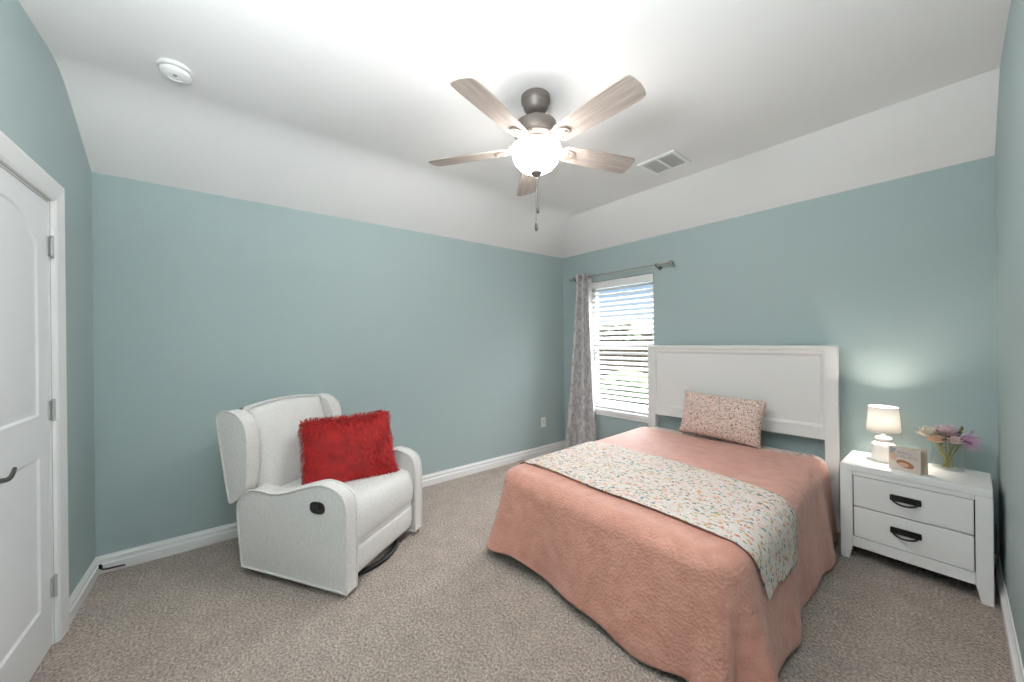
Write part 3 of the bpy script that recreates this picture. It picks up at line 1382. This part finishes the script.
def sprig(label, foot, head, leaves, mat, ls=.024, name='leaf_sprig'):
    t = thing(name, label, 'foliage', (VX, VY, NH), 0, 'leaf sprigs in the glass vase')
    stem_part(t, foot, head)
    bm = bmesh.new()
    rr = random.Random(int(abs(head[0]) * 9e4))
    f, h = Vector(foot), Vector(head)
    for k in range(leaves):
        c = f.lerp(h, .72 + .28 * k / max(1, leaves - 1))
        petal(bm, c, rr.uniform(0, 2 * PI), rr.uniform(-.3, .7), ls * rr.uniform(.8, 1.3), ls * .5, .2)
    obj('leaves', bm, mat, t, 60)
    return t


def tuft_flower(label, foot, head, direction, ln, spread, n, mat_in, mat_out):
    t = thing('tufted_flower', label, 'flower', (VX, VY, NH), 0, 'flowers in the glass vase')
    stem_part(t, foot, head)
    rr = random.Random(11)
    d = Vector(direction).normalized()
    for nm, m, k0, l0 in (('inner_threads', mat_in, .7, .6), ('outer_threads', mat_out, 1.0, 1.0)):
        bm = bmesh.new()
        for k in range(n):
            v = (d + Vector((rr.gauss(0, spread), rr.gauss(0, spread), rr.gauss(0, spread))) * k0).normalized()
            L = ln * l0 * rr.uniform(.6, 1.1)
            p0 = Vector(head)
            sag = Vector((0, 0, -.012 * rr.random()))
            tube(bm, [p0, p0 + v * L * .5, p0 + v * L + sag], [.0016, .0014, .0005], 4, cap=False)
        obj(nm, bm, m, t, 80)
    return t


rose('cream rose at the left of the bouquet in the glass vase', (.012, -.01, .013), (-.070, -.045, .200), .058, M_ROSE)
rose('peach rose low on the left front of the bouquet', (.004, .008, .013), (-.040, -.075, .180), .042, M_TANP)
rose('pale pink rose at the top middle of the bouquet', (-.012, -.006, .013), (-.005, -.012, .215), .060, M_PINK)
rose('pale pink flower at the front right, below the magenta tuft', (-.02, .012, .013), (.030, -.052, .182), .040, M_PINK)
sprig('yellow green leaves between the cream rose and the stems', (.0, -.018, .013), (-.026, -.055, .175), 12, M_STEM, .030)
sprig('yellow green leaves in the middle of the bouquet', (.018, .004, .013), (.004, -.035, .200), 12, M_LEAF, .032)
sprig('olive sprig reaching up to the right above the magenta tuft', (-.018, -.012, .013), (.055, .0, .240), 14, M_OLIVE, .026)
sprig('small olive sprig at the upper right tip of the bouquet', (-.015, .018, .013), (.085, .015, .235), 8, M_OLIVE, .018)
tuft_flower('magenta and lilac tufted flower sticking out to the right', (-.022, -.004, .013), (.040, -.025, .200), (1, -.1, -.02), .090, .36, 90, M_MAG, M_LIL)
tuft_flower('pale lilac wisp drooping at the right of the vase', (-.008, .02, .013), (.050, .0, .178), (.9, -.2, -.3), .075, .30, 30, M_LIL, M_LIL)

# ------------------------------------------------------------------ RECLINER
CA = math.radians(35.5)
ch = thing('recliner', 'light grey upholstered wingback recliner in the corner by the back wall', 'armchair', (-2.635, .549, 0), CA)
YO = .395
AW = .080
_a = smooth_poly([(.394, .088), (.400, .28), (.399, .464), (.377, .548), (.32, .588), (.25, .603), (.197, .601), (.10, .574), (0, .542), (-.07, .524), (-.14, .518), (-.215, .525), (-.30, .516), (-.375, .455), (-.398, .40), (-.388, .25), (-.366, .064)], 5, False)
arm_o = [(-.366, .060), (0, .050), (.398, .036)] + _a[:-1]


def arm_part(sgn, ycen):
    bm = bmesh.new()
    y0 = ycen - AW / 2
    prism(bm, arm_o, y0, y0 + AW, .010, 4, .0)
    a = obj('armrest', bm, M_LINEN, ch, 60)
    # piping along the edges that show
    for yy in (y0 + .002, y0 + AW - .002):
        bm = bmesh.new()
        o2 = offset_poly(arm_o, .0015)
        tube(bm, [(x, yy, z) for x, z in o2], .0078, 8, closed=True)
        obj('piping', bm, M_LINEN, a, 60)
    return a


YN, YF = -.385 + AW / 2, .367 - AW / 2
arm_near = arm_part(-1, YN)
arm_far = arm_part(1, YF)
# wings
wing_o = smooth_poly([(-.455, .425), (-.40, .455), (-.345, .505), (-.322, .58), (-.312, .70), (-.318, .83), (-.345, .915), (-.40, .962), (-.47, .978), (-.535, .968), (-.560, .935), (-.545, .82), (-.505, .62), (-.475, .48)], 4)
for y0 in (-.387, .369 - .085):
    bm = bmesh.new()
    prism(bm, wing_o, y0, y0 + .085, .012, 4, .0)
    wg = obj('wing', bm, M_LINEN, ch, 60)
    bm = bmesh.new()
    tube(bm, [(x, y0 + (.003 if y0 < 0 else .082), z) for x, z in offset_poly(wing_o, .0015)], .0072, 8, closed=True)
    obj('piping', bm, M_LINEN, wg, 60)


# back cushion: a padded board leaning back
def pad(fn_center, wd, ht, th, n=(24, 28), ex=4.0, crown=.03):
    """padded board in local (y across, z up, x thickness)"""
    bm = bmesh.new()

    def f(sgn):
        def g(a, b):
            u, v = a * 2 - 1, b * 2 - 1
            # rounded outline
            k = max(0, (1 - abs(u) ** ex)) * max(0, (1 - abs(v) ** ex))
            h = sgn * (th / 2 * k ** .33 + (crown * (1 - u * u) * (1 - v * v) if sgn > 0 else 0))
            return fn_center(h, u * wd / 2, v * ht / 2, u, v)
        return g
    grid(bm, f(1), *n)
    grid(bm, f(-1), *n)
    bmesh.ops.remove_doubles(bm, verts=bm.verts[:], dist=1e-5)
    return bm


lean = math.radians(11)
Y0c = (YN + YF) / 2
IW = (YF - AW / 2) - (YN + AW / 2)


def back_fn(h, y, z, u, v):
    zc = .705 + z + .028 * (1 - u * u) * (1 if v > 0 else 0) * max(0, v)
    x = -.420 - math.tan(lean) * (zc - .70) + h
    return Vector((x, Y0c + y, zc))


bk_ = obj('backrest', pad(back_fn, .590, .56, .16, crown=.05, ex=7), M_LINEN, ch, 80)
bm = bmesh.new()
pp = []
for k in range(60):
    t = k / 59
    if t < .35:
        u, v = -1, -1 + 2 * t / .35
    elif t < .65:
        u, v = -1 + 2 * (t - .35) / .3, 1
    else:
        u, v = 1, 1 - 2 * (t - .65) / .35
    u *= .985
    v *= .985
    pp.append(back_fn(.05, u * .590 / 2, v * .28, u, v))
tube(bm, pp, .005, 8)
obj('piping', bm, M_LINEN, bk_, 60)

# outer back shell below the backrest
new_box('back_panel', (-.40, YN + .03, .09), (-.35, YF - .03, .46), M_LINEN, ch, .02, 4)
# seat cushion and folded footrest
bm = bmesh.new()
seat_o = smooth_poly([(-.36, .27), (.0, .245), (.34, .238), (.380, .258), (.394, .32), (.390, .40), (.366, .452), (.32, .482), (.18, .490), (0, .478), (-.18, .462), (-.34, .45)], 4)
prism(bm, seat_o, YN + AW / 2 + .001, YF - AW / 2 - .001, .03, 5, .0)
st_ = obj('seat', bm, M_LINEN, ch, 60)
bm = bmesh.new()
foot_o = smooth_poly([(.10, .078), (.33, .070), (.366, .076), (.380, .115), (.384, .18), (.378, .226), (.34, .236), (.12, .236)], 4)
prism(bm, foot_o, YN + AW / 2 + .002, YF - AW / 2 - .002, .02, 4, .0)
obj('footrest', bm, M_LINEN, ch, 60)
# release handle in an oval recess
bm = bmesh.new()
ov = [(.205 + .052 * math.copysign(abs(math.cos(a)) ** .7, math.cos(a)), .478 + .034 * math.copysign(abs(math.sin(a)) ** .8, math.sin(a))) for a in [2 * PI * k / 36 for k in range(36)]]
prism(bm, ov, -.389, -.375, .003, 2)
rh = obj('release_handle', bm, M_BLKPL, ch, 40)
tag(rh, 'black oval release handle')
bm = bmesh.new()
ov2 = [(.196 + .030 * math.cos(a), .480 + .022 * math.sin(a)) for a in [2 * PI * k / 28 for k in range(28)]]
prism(bm, ov2, -.399, -.386, .004, 3)
obj('lever', bm, plain('black_satin', (40, 40, 42), .35), rh, 40)
# swivel base
bm = bmesh.new()
tube(bm, [(.045 + .325 * math.cos(2 * PI * k / 48), .0 + .325 * math.sin(2 * PI * k / 48), .016) for k in range(48)], .015, 10, closed=True)
for k in range(4):
    a = PI / 4 + PI / 2 * k
    tube(bm, [(.02, .015, .022), (.02 + .28 * math.cos(a), .015 + .28 * math.sin(a), .018)], .014, 8)
tube(bm, [(.02, .015, .008), (.02, .015, .10)], .05, 20)
obj('swivel_base', bm, M_BLKPL, ch, 40)
bm = bmesh.new()
box(bm, (-.36, YN + .05, .075), (.32, YF - .05, .24))
obj('seat_frame', bm, M_BLKPL, ch)

# red fur pillow
M_RED = plain('red_pillow_cloth', (170, 18, 18), .9)
fp = obj('fur_pillow', cushion_bm(.545, .42, .17, pinch=.03), M_RED, None, 80)
PC = (Matrix.Translation((-2.635, .549, 0)) @ Matrix.Rotation(CA, 4, 'Z') @ Matrix.Translation((.04, .05, .675))
      @ Matrix.Rotation(PI / 2 - math.radians(44), 4, 'Z') @ Matrix.Rotation(math.radians(-2), 4, 'Y') @ Matrix.Rotation(math.radians(-20), 4, 'X'))
fp.matrix_world = PC
tag(fp, 'fluffy red fur cushion on the recliner seat', 'pillow')
m, nt, b = new_mat('red_fur')
v = coords(nt)
n = node(nt, 'ShaderNodeTexNoise', Scale=16, Detail=3)
nt.links.new(v, n.inputs['Vector'])
nt.links.new(ramp(nt, n.outputs['Fac'], [(.3, lin((172, 14, 14))), (.7, lin((212, 28, 26)))]), b.inputs['Base Color'])
b.inputs['Roughness'].default_value = .6
b.inputs['Sheen Weight'].default_value = .2
M_FUR = m
rr = random.Random(5)
me = fp.data
vs, fs = [], []
polys = list(me.polygons)
for i in range(15000):
    p = polys[rr.randrange(len(polys))]
    c = p.center
    nrm = p.normal
    fl_ = noise.noise_vector(c * 5.5)
    tang = Vector((.25 + 1.3 * fl_.x + rr.gauss(0, .22), rr.gauss(0, .15), -.7 + 1.1 * fl_.z + rr.gauss(0, .22)))
    tang = (tang - nrm * tang.dot(nrm))
    L = rr.uniform(.026, .056)
    p0 = c + Vector((rr.uniform(-.006, .006), 0, rr.uniform(-.006, .006)))
    ed_ = Vector((c.x / .27, 0, c.z / .21))
    dirv = (nrm * .55 + tang * .8 + ed_ * (.9 * max(0, ed_.length - .75))).normalized()
    p1 = p0 + dirv * L * .55
    p2 = p1 + (nrm * .25 + tang * 1.0 + Vector((0, 0, -.3))).normalized() * L * .6
    sidev = dirv.cross(nrm + Vector((.01, .02, .03))).normalized() * rr.uniform(.0018, .0034)
    k = len(vs)
    vs += [p0 - sidev, p0 + sidev, p1 + sidev * .8, p1 - sidev * .8, p2]
    fs += [(k, k + 1, k + 2, k + 3), (k + 3, k + 2, k + 4)]
fm = bpy.data.meshes.new('fur')
fm.from_pydata(vs, [], fs)
fm.materials.append(M_FUR)
fo = bpy.data.objects.new('fur', fm)
COL.objects.link(fo)
fo.parent = fp
tag(fo, kind='stuff')

# ------------------------------------------------------------------ CEILING FAN
FX, FY = -1.553, 1.379
fan = thing('ceiling_fan', 'five-blade ceiling fan with weathered oak blades and lit bowl light', 'ceiling fan', (FX, FY, HC), 0)
# z measured down from the ceiling
bm = bmesh.new()
lathe(bm, [(0, 0), (.080, 0), (.083, -.004), (.083, -.030), (.078, -.036), (.074, -.040), (.070, -.062), (.058, -.084), (.040, -.094), (0, -.096)], 40)
obj('canopy', bm, M_BRONZE, fan, 35)
bm = bmesh.new()
tube(bm, [(0, 0, -.09), (0, 0, -.150)], .013, 16)
lathe(bm, [(0, -.094), (.024, -.098), (.034, -.112), (.034, -.120), (.024, -.132), (0, -.136)], 28)
obj('downrod', bm, M_BRONZE, fan, 35)
bm = bmesh.new()
lathe(bm, [(0, -.142), (.045, -.144), (.095, -.150), (.118, -.162), (.124, -.185), (.124, -.215), (.116, -.228), (.112, -.232), (.112, -.240), (.090, -.252), (.060, -.256), (0, -.256)], 48)
obj('motor_housing', bm, M_BRONZE, fan, 35)
bm = bmesh.new()
lathe(bm, [(0, -.250), (.075, -.252), (.080, -.258), (.078, -.272), (.066, -.278), (0, -.280)], 40)
for k in range(5):
    a = 2 * PI * (k + .5) / 5
    box(bm, (-.003, -.012, -.004), (.003, .012, .004), Matrix.Rotation(a, 4, 'Z') @ Matrix.Translation((.079, 0, -.265)))
obj('switch_housing', bm, plain('light_taupe_metal', (176, 162, 150), .4, .3), fan, 35)
M_BOWL = emit('frosted_bowl_glow', (255, 251, 248), FAN_L)
bm = bmesh.new()
lathe(bm, [(r, z + .036) for r, z in [(0, -.470), (.03, -.468), (.066, -.456), (.098, -.436), (.122, -.408), (.134, -.375), (.139, -.345), (.139, -.330), (.134, -.330), (.134, -.345), (.129, -.373), (.117, -.404), (.094, -.430), (.063, -.449), (0, -.462)]], 48)
gb = obj('glass_bowl', bm, M_BOWL, fan, 60)
gb.data.materials.append(emit('bowl_inside_glow', (255, 251, 248), 9.0))
for p in gb.data.polygons:
    c = p.center
    if p.normal.z > .15 or Vector((c.x, c.y, 0)).dot(p.normal) < -.001:
        p.material_index = 1
bm = bmesh.new()
lathe(bm, [(0, -.276), (.030, -.278), (.034, -.286), (.034, -.302), (.012, -.310), (.008, -.428), (0, -.430)], 28)
obj('bowl_rod', bm, M_BRONZE, fan, 35)
M_BULB = emit('ceiling_bulb_glow', (255, 244, 230), FAN_B)
for k in range(3):
    a = 2 * PI * k / 3 + .5
    bm = bmesh.new()
    lathe(bm, [(0, .024), (.014, .018), (.022, .008), (.024, -.004), (.019, -.018), (.008, -.026), (0, -.028)], 16, (.070 * math.cos(a), .070 * math.sin(a), -.332))
    obj('light_bulb', bm, M_BULB, fan, 60)
bm = bmesh.new()
lathe(bm, [(r, z + .036) for r, z in [(0, -.464), (.032, -.466), (.034, -.472), (.024, -.480), (.010, -.490), (0, -.492)]], 28)
obj('finial', bm, M_BRONZE, fan, 40)

# blade, pointing along local +x
M_IRON = plain('blade_iron_metal', (150, 136, 126), .4, .3)


def blade_outline():
    pts = [(.17, -.048), (.20, -.058), (.40, -.070), (.56, -.074), (.63, -.072), (.648, -.064)]
    tip = [(.656, -.04), (.661, 0), (.656, .04)]
    up = [(.648, .064), (.63, .072), (.56, .074), (.40, .070), (.20, .058), (.17, .048), (.155, .02), (.155, -.02)]
    return pts + tip + up


PITCH = math.radians(-13)
ZB = -.291          # blade height below ceiling


def make_blade():
    bm = bmesh.new()
    lo = ring(bm, [Vector((x, y, -.003)) for x, y in blade_outline()])
    hi = ring(bm, [Vector((x, y, .003)) for x, y in blade_outline()])
    bm.faces.new(lo)
    bm.faces.new(hi)
    bridge(bm, lo, hi)
    bl = obj('blade', bm, M_BLADE, fan, 30)
    bm = bmesh.new()
    # iron: arm from the hub, then a plate under the blade
    pts = [(.095, 0, .050), (.13, 0, .036), (.16, 0, .006), (.19, 0, -.006)]
    sp = smooth_poly(pts, 4, False)
    for s_ in (-1, 1):
        tube(bm, [(x, s_ * (.012 + .012 * i / len(sp)), z) for i, (x, y, z) in enumerate(sp)], .007, 8)
    pl_ = smooth_poly([(.165, -.028), (.20, -.038), (.235, -.026), (.25, 0), (.235, .026), (.20, .038), (.165, .028)], 4)
    lo = ring(bm, [Vector((x, y, -.010)) for x, y in pl_])
    hi = ring(bm, [Vector((x, y, -.0032)) for x, y in pl_])
    bm.faces.new(lo)
    bm.faces.new(hi)
    bridge(bm, lo, hi)
    for sx_, sy_ in ((.19, -.018), (.19, .018), (.228, 0)):
        tube(bm, [(sx_, sy_, -.010), (sx_, sy_, -.014)], [.006, .004], 10)
    obj('blade_iron', bm, M_IRON, bl, 40)
    return bl


b0 = make_blade()
for k in range(5):
    bl = b0 if k == 0 else copy_tree(b0, fan)
    bl.rotation_mode = 'QUATERNION'
    bl.location = (0, 0, ZB)
    bl.rotation_quaternion = (Matrix.Rotation(math.radians(1.6 + 72 * k), 3, 'Z') @ Matrix.Rotation(PITCH, 3, 'X')).to_quaternion()
for (dx, zc, zk) in ((.004, -.452, -.615), (-.003, -.452, -.715)):
    bm = bmesh.new()
    tube(bm, [(dx, dx, zc), (dx, dx, zk)], .0016, 6)
    pcn = obj('pull_chain', bm, M_NICKEL, fan, 60)
    bm = bmesh.new()
    lathe(bm, [(0, 0), (.006, -.002), (.008, -.012), (.0085, -.040), (.005, -.050), (0, -.052)], 16, (dx, dx, zk))
    obj('pull_knob', bm, plain('dark_pull', (84, 78, 74), .5), pcn, 50)

# ------------------------------------------------------------------ CEILING: smoke detector, air vent
sd = thing('smoke_detector', 'round white smoke detector on the ceiling above the door', 'smoke detector', (-2.472, -.224, HC))
bm = bmesh.new()
lathe(bm, [(0, 0), (.068, 0), (.070, -.004), (.070, -.012), (.066, -.016), (0, -.016)], 40)
obj('mounting_plate', bm, M_PLATE, sd, 30)
bm = bmesh.new()
lathe(bm, [(.050, -.016), (.050, -.020), (.060, -.0215), (.062, -.028), (.058, -.038), (.048, -.045), (.030, -.048), (.028, -.044), (.012, -.044), (.010, -.048), (0, -.048)], 40)
obj('cover', bm, M_PLATE, sd, 30)
bm = bmesh.new()
lathe(bm, [(0, -.0442), (.007, -.0445), (.007, -.050), (0, -.051)], 16, (.02, .0, 0))
obj('test_button', bm, plain('grey_button', (150, 150, 150), .5), sd, 30)

vt = thing('air_vent', 'white square air vent grille in the ceiling near the slope', 'vent', (-1.529, 2.703, HC), .03)
bm = bmesh.new()
vo = rect(-.148, -.142, .148, .142)
vi = [rect(-.118, -.112, -.008, .112), rect(.008, -.112, .118, .112)]
f = poly_face(bm, [vo] + vi, lambda x, y: Vector((x, y, -.012)))
b_ = poly_face(bm, [vo] + vi, lambda x, y: Vector((x, y, -.0005)))
for A, B in zip(f, b_):
    bridge(bm, A, B)
bevel_mod(obj('frame', bm, M_PLATE, vt, 30), .003)
bm = bmesh.new()
box(bm, (-.125, -.118, -.0028), (.125, .118, -.0006))
obj('duct_back', bm, plain('vent_shadow_grey', (205, 205, 205), .8), vt)
for sx in (-1, 1):
    bm = bmesh.new()
    for k in range(14):
        yy = -.105 + k * .0162
        box(bm, (-.055, -.006, -.0008), (.055, .006, .0008), Matrix.Translation((sx * .063, yy, -.0085)) @ Matrix.Rotation(.5, 4, 'X'))
    obj('louvres', bm, M_PLATE, vt)

# ------------------------------------------------------------------ WINDOW BLIND
wb = thing('window_blind', 'white horizontal slat blind in the window left of the bed', 'blind', (xA, yB, 0), TB)
BXa, BXb = WX0 + .006, WX1 - .006
new_box('valance', (BXa, .006, WZ1 - .085), (BXb, .020, WZ1 - .004), M_PLATE, wb, .004)
new_box('head_rail', (BXa + .004, .022, WZ1 - .055), (BXb - .004, .072, WZ1 - .004), M_PLATE, wb, .002)
M_SLAT = plain('white_slat', (238, 238, 238), .45)
pitch = .0565
zt = WZ1 - .105
ns_ = int((zt - (WZ0 + .05)) / pitch)
tilt = math.radians(30)
s0 = None
for k in range(ns_ + 1):
    if s0 is None:
        bm = bmesh.new()
        N = 7
        up_, dn = [], []
        for i in range(N):
            t = i / (N - 1) * 2 - 1
            y = t * .029
            zc = .003 * (1 - t * t)
            up_.append((y, zc + .0013))
            dn.append((y, zc - .0013))
        loop = up_ + dn[::-1]
        A = ring(bm, [Vector((BXa + .003, y, z)) for y, z in loop])
        B = ring(bm, [Vector((BXb - .003, y, z)) for y, z in loop])
        bridge(bm, A, B)
        bm.faces.new(A)
        bm.faces.new(B)
        s0 = obj('slat', bm, M_SLAT, wb, 40)
        o = s0
    else:
        o = s0.copy()
        COL.objects.link(o)
    o.location = (0, .046, zt - k * pitch)
    o.rotation_euler = (tilt, 0, 0)
new_box('bottom_rail', (BXa + .003, .022, WZ0 + .012), (BXb - .003, .072, WZ0 + .034), M_PLATE, wb, .004)
for fx in (.16, .5, .84):
    bm = bmesh.new()
    xx = BXa + (BXb - BXa) * fx
    for yy in (.0195, .0725):
        tube(bm, [(xx, yy, WZ0 + .03), (xx, yy, WZ1 - .05)], .0011, 5)
    obj('ladder_cord', bm, M_PLATE, wb, 60)
bm = bmesh.new()
xx = BXa + .13
tube(bm, [(xx, .012, WZ1 - .08), (xx, .010, 1.45)], .004, 8)
tag(obj('tilt_wand', bm, M_PLATE, wb, 60))

# ------------------------------------------------------------------ CURTAIN ROD AND CURTAIN
rodz = 2.128
rd = thing('curtain_rod', 'silver curtain rod with round finials above the window', 'curtain rod', (xA, yB, 0), TB)
rx0, rx1 = (-3.045 - xA) / cosB, (-1.885 - xA) / cosB
ry = -.085
bm = bmesh.new()
tube(bm, [(rx0, ry, rodz), (rx1, ry, rodz)], .0085, 14)
obj('rod', bm, M_CHROME, rd, 50)
for xx, s_ in ((rx0, -1), (rx1, 1)):
    bm = bmesh.new()
    prof = [(0, .0), (.012, .0), (.012, .010), (.008, .014), (.014, .02), (.022, .030), (.025, .042), (.021, .056), (.010, .064), (0, .066)]
    lathe(bm, prof, 20)
    o = obj('finial', bm, M_CHROME, rd, 40)
    o.location = (xx, ry, rodz)
    o.rotation_euler = (0, s_ * PI / 2, 0)
for xx in ((-3.03 - xA) / cosB, (-1.99 - xA) / cosB):
    bm = bmesh.new()
    tube(bm, [(xx, 0, rodz - .02), (xx, -.006, rodz - .02)], .020, 16)
    tube(bm, smooth_poly([(xx, -.004, rodz - .02), (xx, ry * .6, rodz - .022), (xx, ry, rodz - .016)], 5, False), .006, 8)
    tube(bm, [(xx, ry + .014 * math.cos(a), rodz + .014 * math.sin(a)) for a in [2 * PI * k / 16 for k in range(16)]], .004, 6, closed=True)
    obj('bracket', bm, M_NICKEL, rd, 50)

ct = thing('curtain', 'grey patterned grommet curtain gathered at the left of the window', 'curtain', (xA, yB, 0), TB)
zc_top, zc_bot = 2.172, .015
cT = [(-3.005 - xA) / cosB, (-2.795 - xA) / cosB]
cB_ = [(-3.275 - xA) / cosB, (-2.690 - xA) / cosB]
NF = 2.5


def curt(a, b):
    # a along the width, b from top (0) to floor (1)
    spread = b ** 1.35
    l = cT[0] + (cB_[0] - cT[0]) * spread
    r = cT[1] + (cB_[1] - cT[1]) * spread
    z = zc_top + (zc_bot - zc_top) * b
    ph = a * NF * 2 * PI
    amp = .052 + .010 * b
    x = l + (r - l) * a + .012 * math.sin(2 * ph) * (1 - .3 * b)
    sn = math.sin(ph + .9 + .25 * b)
    y = ry + amp * math.copysign(abs(sn) ** .8, sn) + .008 * b * math.sin(3 * a * PI + 2)
    y = min(y, -.012 - (.012 if z < .13 else 0))
    if b > .75:
        x += .012 * (b - .75) * 4 * math.sin(ph * .5 + 1)
    return Vector((x, y, z))


bm = bmesh.new()
grid(bm, curt, 120, 60)
co = obj('cloth', bm, M_CURT, ct, 80)
so = co.modifiers.new('thickness', 'SOLIDIFY')
so.thickness = .003
for k in range(7):
    # grommets where the cloth crosses the rod line
    a = ((k + .0) * PI - .9) / (NF * 2 * PI)
    if a <= .02 or a >= .99:
        continue
    c = curt(a, .02)
    bm = bmesh.new()
    tube(bm, [(0, .026 * math.cos(t), .026 * math.sin(t)) for t in [2 * PI * j / 24 for j in range(24)]], .006, 8, closed=True)
    o = obj('grommet', bm, M_CHROME, ct, 60)
    d = (curt(a + .01, .02) - curt(a - .01, .02))
    o.location = (c.x, ry, rodz)
    o.rotation_euler = (0, 0, math.atan2(d.y, d.x) + PI / 2)

# ------------------------------------------------------------------ WALL OUTLET, CABLES
ol = thing('wall_outlet', 'white electrical outlet low on the back wall near the curtain', 'outlet', (xA, 2.985, .392), PI / 2)
new_box('cover_plate', (-.037, -.006, -.060), (.037, 0, .060), M_PLATE, ol, .003)
for zz in (-.020, .020):
    bm = bmesh.new()
    prism(bm, [(.016 * math.cos(a), zz + .0145 * math.copysign(abs(math.sin(a)) ** .6, math.sin(a))) for a in [2 * PI * k / 24 for k in range(24)]], -.0075, -.0055)
    sk = obj('socket', bm, plain('outlet_white', (222, 222, 220), .45), ol, 40)
    bm = bmesh.new()
    for xx in (-.006, .006):
        box(bm, (xx - .001, -.0078, zz - .005), (xx + .001, -.0074, zz + .005))
    obj('slot', bm, M_DARK, sk)
cb = bmesh.new()
tube(cb, smooth_poly([(xA + .022, yL + .020, .050), (xA + .045, yL + .035, .040), (xA + .05, yL + .06, .036), (xA + .045, yL + .09, .033), (xA + .04, yL + .13, .028)], 6, False), .0045, 8)
tube(cb, [(xA + .017, yL + .018, .053), (xA + .032, yL + .026, .046)], .010, 10)
tag(obj('coax_cable', cb, M_BLKPL, None, 60), 'short black cable end lying along the baseboard in the left corner', 'cable')
bm = bmesh.new()
Pn = lambda d, off, z: (xR + NS * d - off, yB2 - d, z)
tube(bm, smooth_poly([Pn(.05, .012, .30), Pn(.16, .012, .18), Pn(.26, .026, .09), Pn(.34, .026, .02), Pn(.26, .026, .008), Pn(.10, .026, .008)], 6, False), .0035, 8)
tag(obj('lamp_cord', bm, plain('grey_cord', (150, 148, 144), .5), None, 60), 'thin cord hanging between the nightstand and the near wall', 'cord')

# ------------------------------------------------------------------ OUTSIDE THE WINDOW
bm = bmesh.new()
v = [bm.verts.new(p) for p in ((-80, 3.75, -.12), (15, 3.75, -.12), (15, 90, -.12), (-80, 90, -.12))]
bm.faces.new(v)
lawn = obj('lawn', bm, plain('grass', (52, 64, 38), .9, nscale=6, var=.3))
tag(lawn, kind='structure')
fence = thing('fence', 'brown board fence behind the lawn seen through the blind', 'fence', (-10.5, 8.4, -.12), .03)
M_FENCE = plain('fence_wood', (118, 96, 80), .8, nscale=3, var=.25)
bm = bmesh.new()
for k in range(90):
    box(bm, (-9 + k * .2, 0, 0), (-9 + k * .2 + .185, .02, 1.45 + .01 * (k % 3)))
obj('boards', bm, M_FENCE, fence)
for k in range(8):
    new_box('post', (-9 + k * 2.4, .021, 0), (-8.9 + k * 2.4, .12, 1.5), M_FENCE, fence, 0)
M_TREE = plain('tree_leaves', (104, 110, 92), .9, nscale=4, var=.4)
M_BARK = plain('tree_bark', (84, 70, 58), .9)


def tree(label, x, y, h, r, seed):
    t = thing('tree', label, 'tree', (x, y, -.12), 0, 'trees beyond the fence')
    bm = bmesh.new()
    tube(bm, [(0, 0, 0), (.03, .02, h * .35), (0, 0, h * .75)], [.14, .11, .05], 10)
    obj('trunk', bm, M_BARK, t, 60)
    bm = bmesh.new()
    bmesh.ops.create_icosphere(bm, subdivisions=4, radius=1)
    for vv in bm.verts:
        d = 1 + .35 * noise.noise(vv.co * 2.2 + Vector((seed, 0, 0))) + .18 * noise.noise(vv.co * 6)
        vv.co = Vector((vv.co.x * r * d, vv.co.y * r * d, h * .68 + vv.co.z * h * .36 * d))
    obj('crown', bm, M_TREE, t)


tree('leafy tree behind the fence at the left of the window view', -12.4, 17, 2.35, 1.2, 1)
tree('leafy tree behind the fence in the middle of the window view', -9.2, 19, 2.5, 1.3, 4)
tree('leafy tree behind the fence at the right of the window view', -16.4, 20, 2.4, 1.3, 8)
sb = thing('shrub', 'low green shrub on the lawn in front of the fence', 'shrub', (-5.2, 7.6, -.12))
bm = bmesh.new()
bmesh.ops.create_icosphere(bm, subdivisions=4, radius=1)
for vv in bm.verts:
    d = 1 + .3 * noise.noise(vv.co * 2.5) + .2 * noise.noise(vv.co * 7)
    vv.co = Vector((vv.co.x * .8 * d, vv.co.y * .45 * d, .36 + vv.co.z * .36 * d))
obj('foliage', bm, plain('shrub_leaves', (120, 150, 84), .8, nscale=12, var=.4), sb)
hs = thing('house', 'neighbouring house with grey roof beyond the fence', 'house', (-33, 44, -.12), .1)
M_BRICK = plain('pale_brick', (168, 156, 146), .9, nscale=5, var=.15)
M_ROOF = plain('grey_shingles', (104, 102, 104), .9, nscale=8, var=.2)
bm = bmesh.new()
box(bm, (-6, 0, 0), (6, 7, 2.5))
obj('walls', bm, M_BRICK, hs)
bm = bmesh.new()
vv = [bm.verts.new(p) for p in ((-6.4, -.4, 2.45), (6.4, -.4, 2.45), (6.4, 7.4, 2.45), (-6.4, 7.4, 2.45), (-3, 3.5, 4.6), (3, 3.5, 4.6))]
for f_ in ((0, 1, 5, 4), (1, 2, 5), (2, 3, 4, 5), (3, 0, 4), (3, 2, 1, 0)):
    bm.faces.new([vv[i] for i in f_])
obj('roof', bm, M_ROOF, hs)
for xx in (-3.5, 2.0):
    f_ = new_box('window', (xx, -.05, .9), (xx + 1.2, .02, 2.1), M_TRIM, hs, 0)
    new_box('pane', (xx + .08, -.07, .98), (xx + 1.12, -.055, 2.02), plain('far_glass', (80, 92, 104), .2), f_, 0)

bpy.context.view_layer.update()
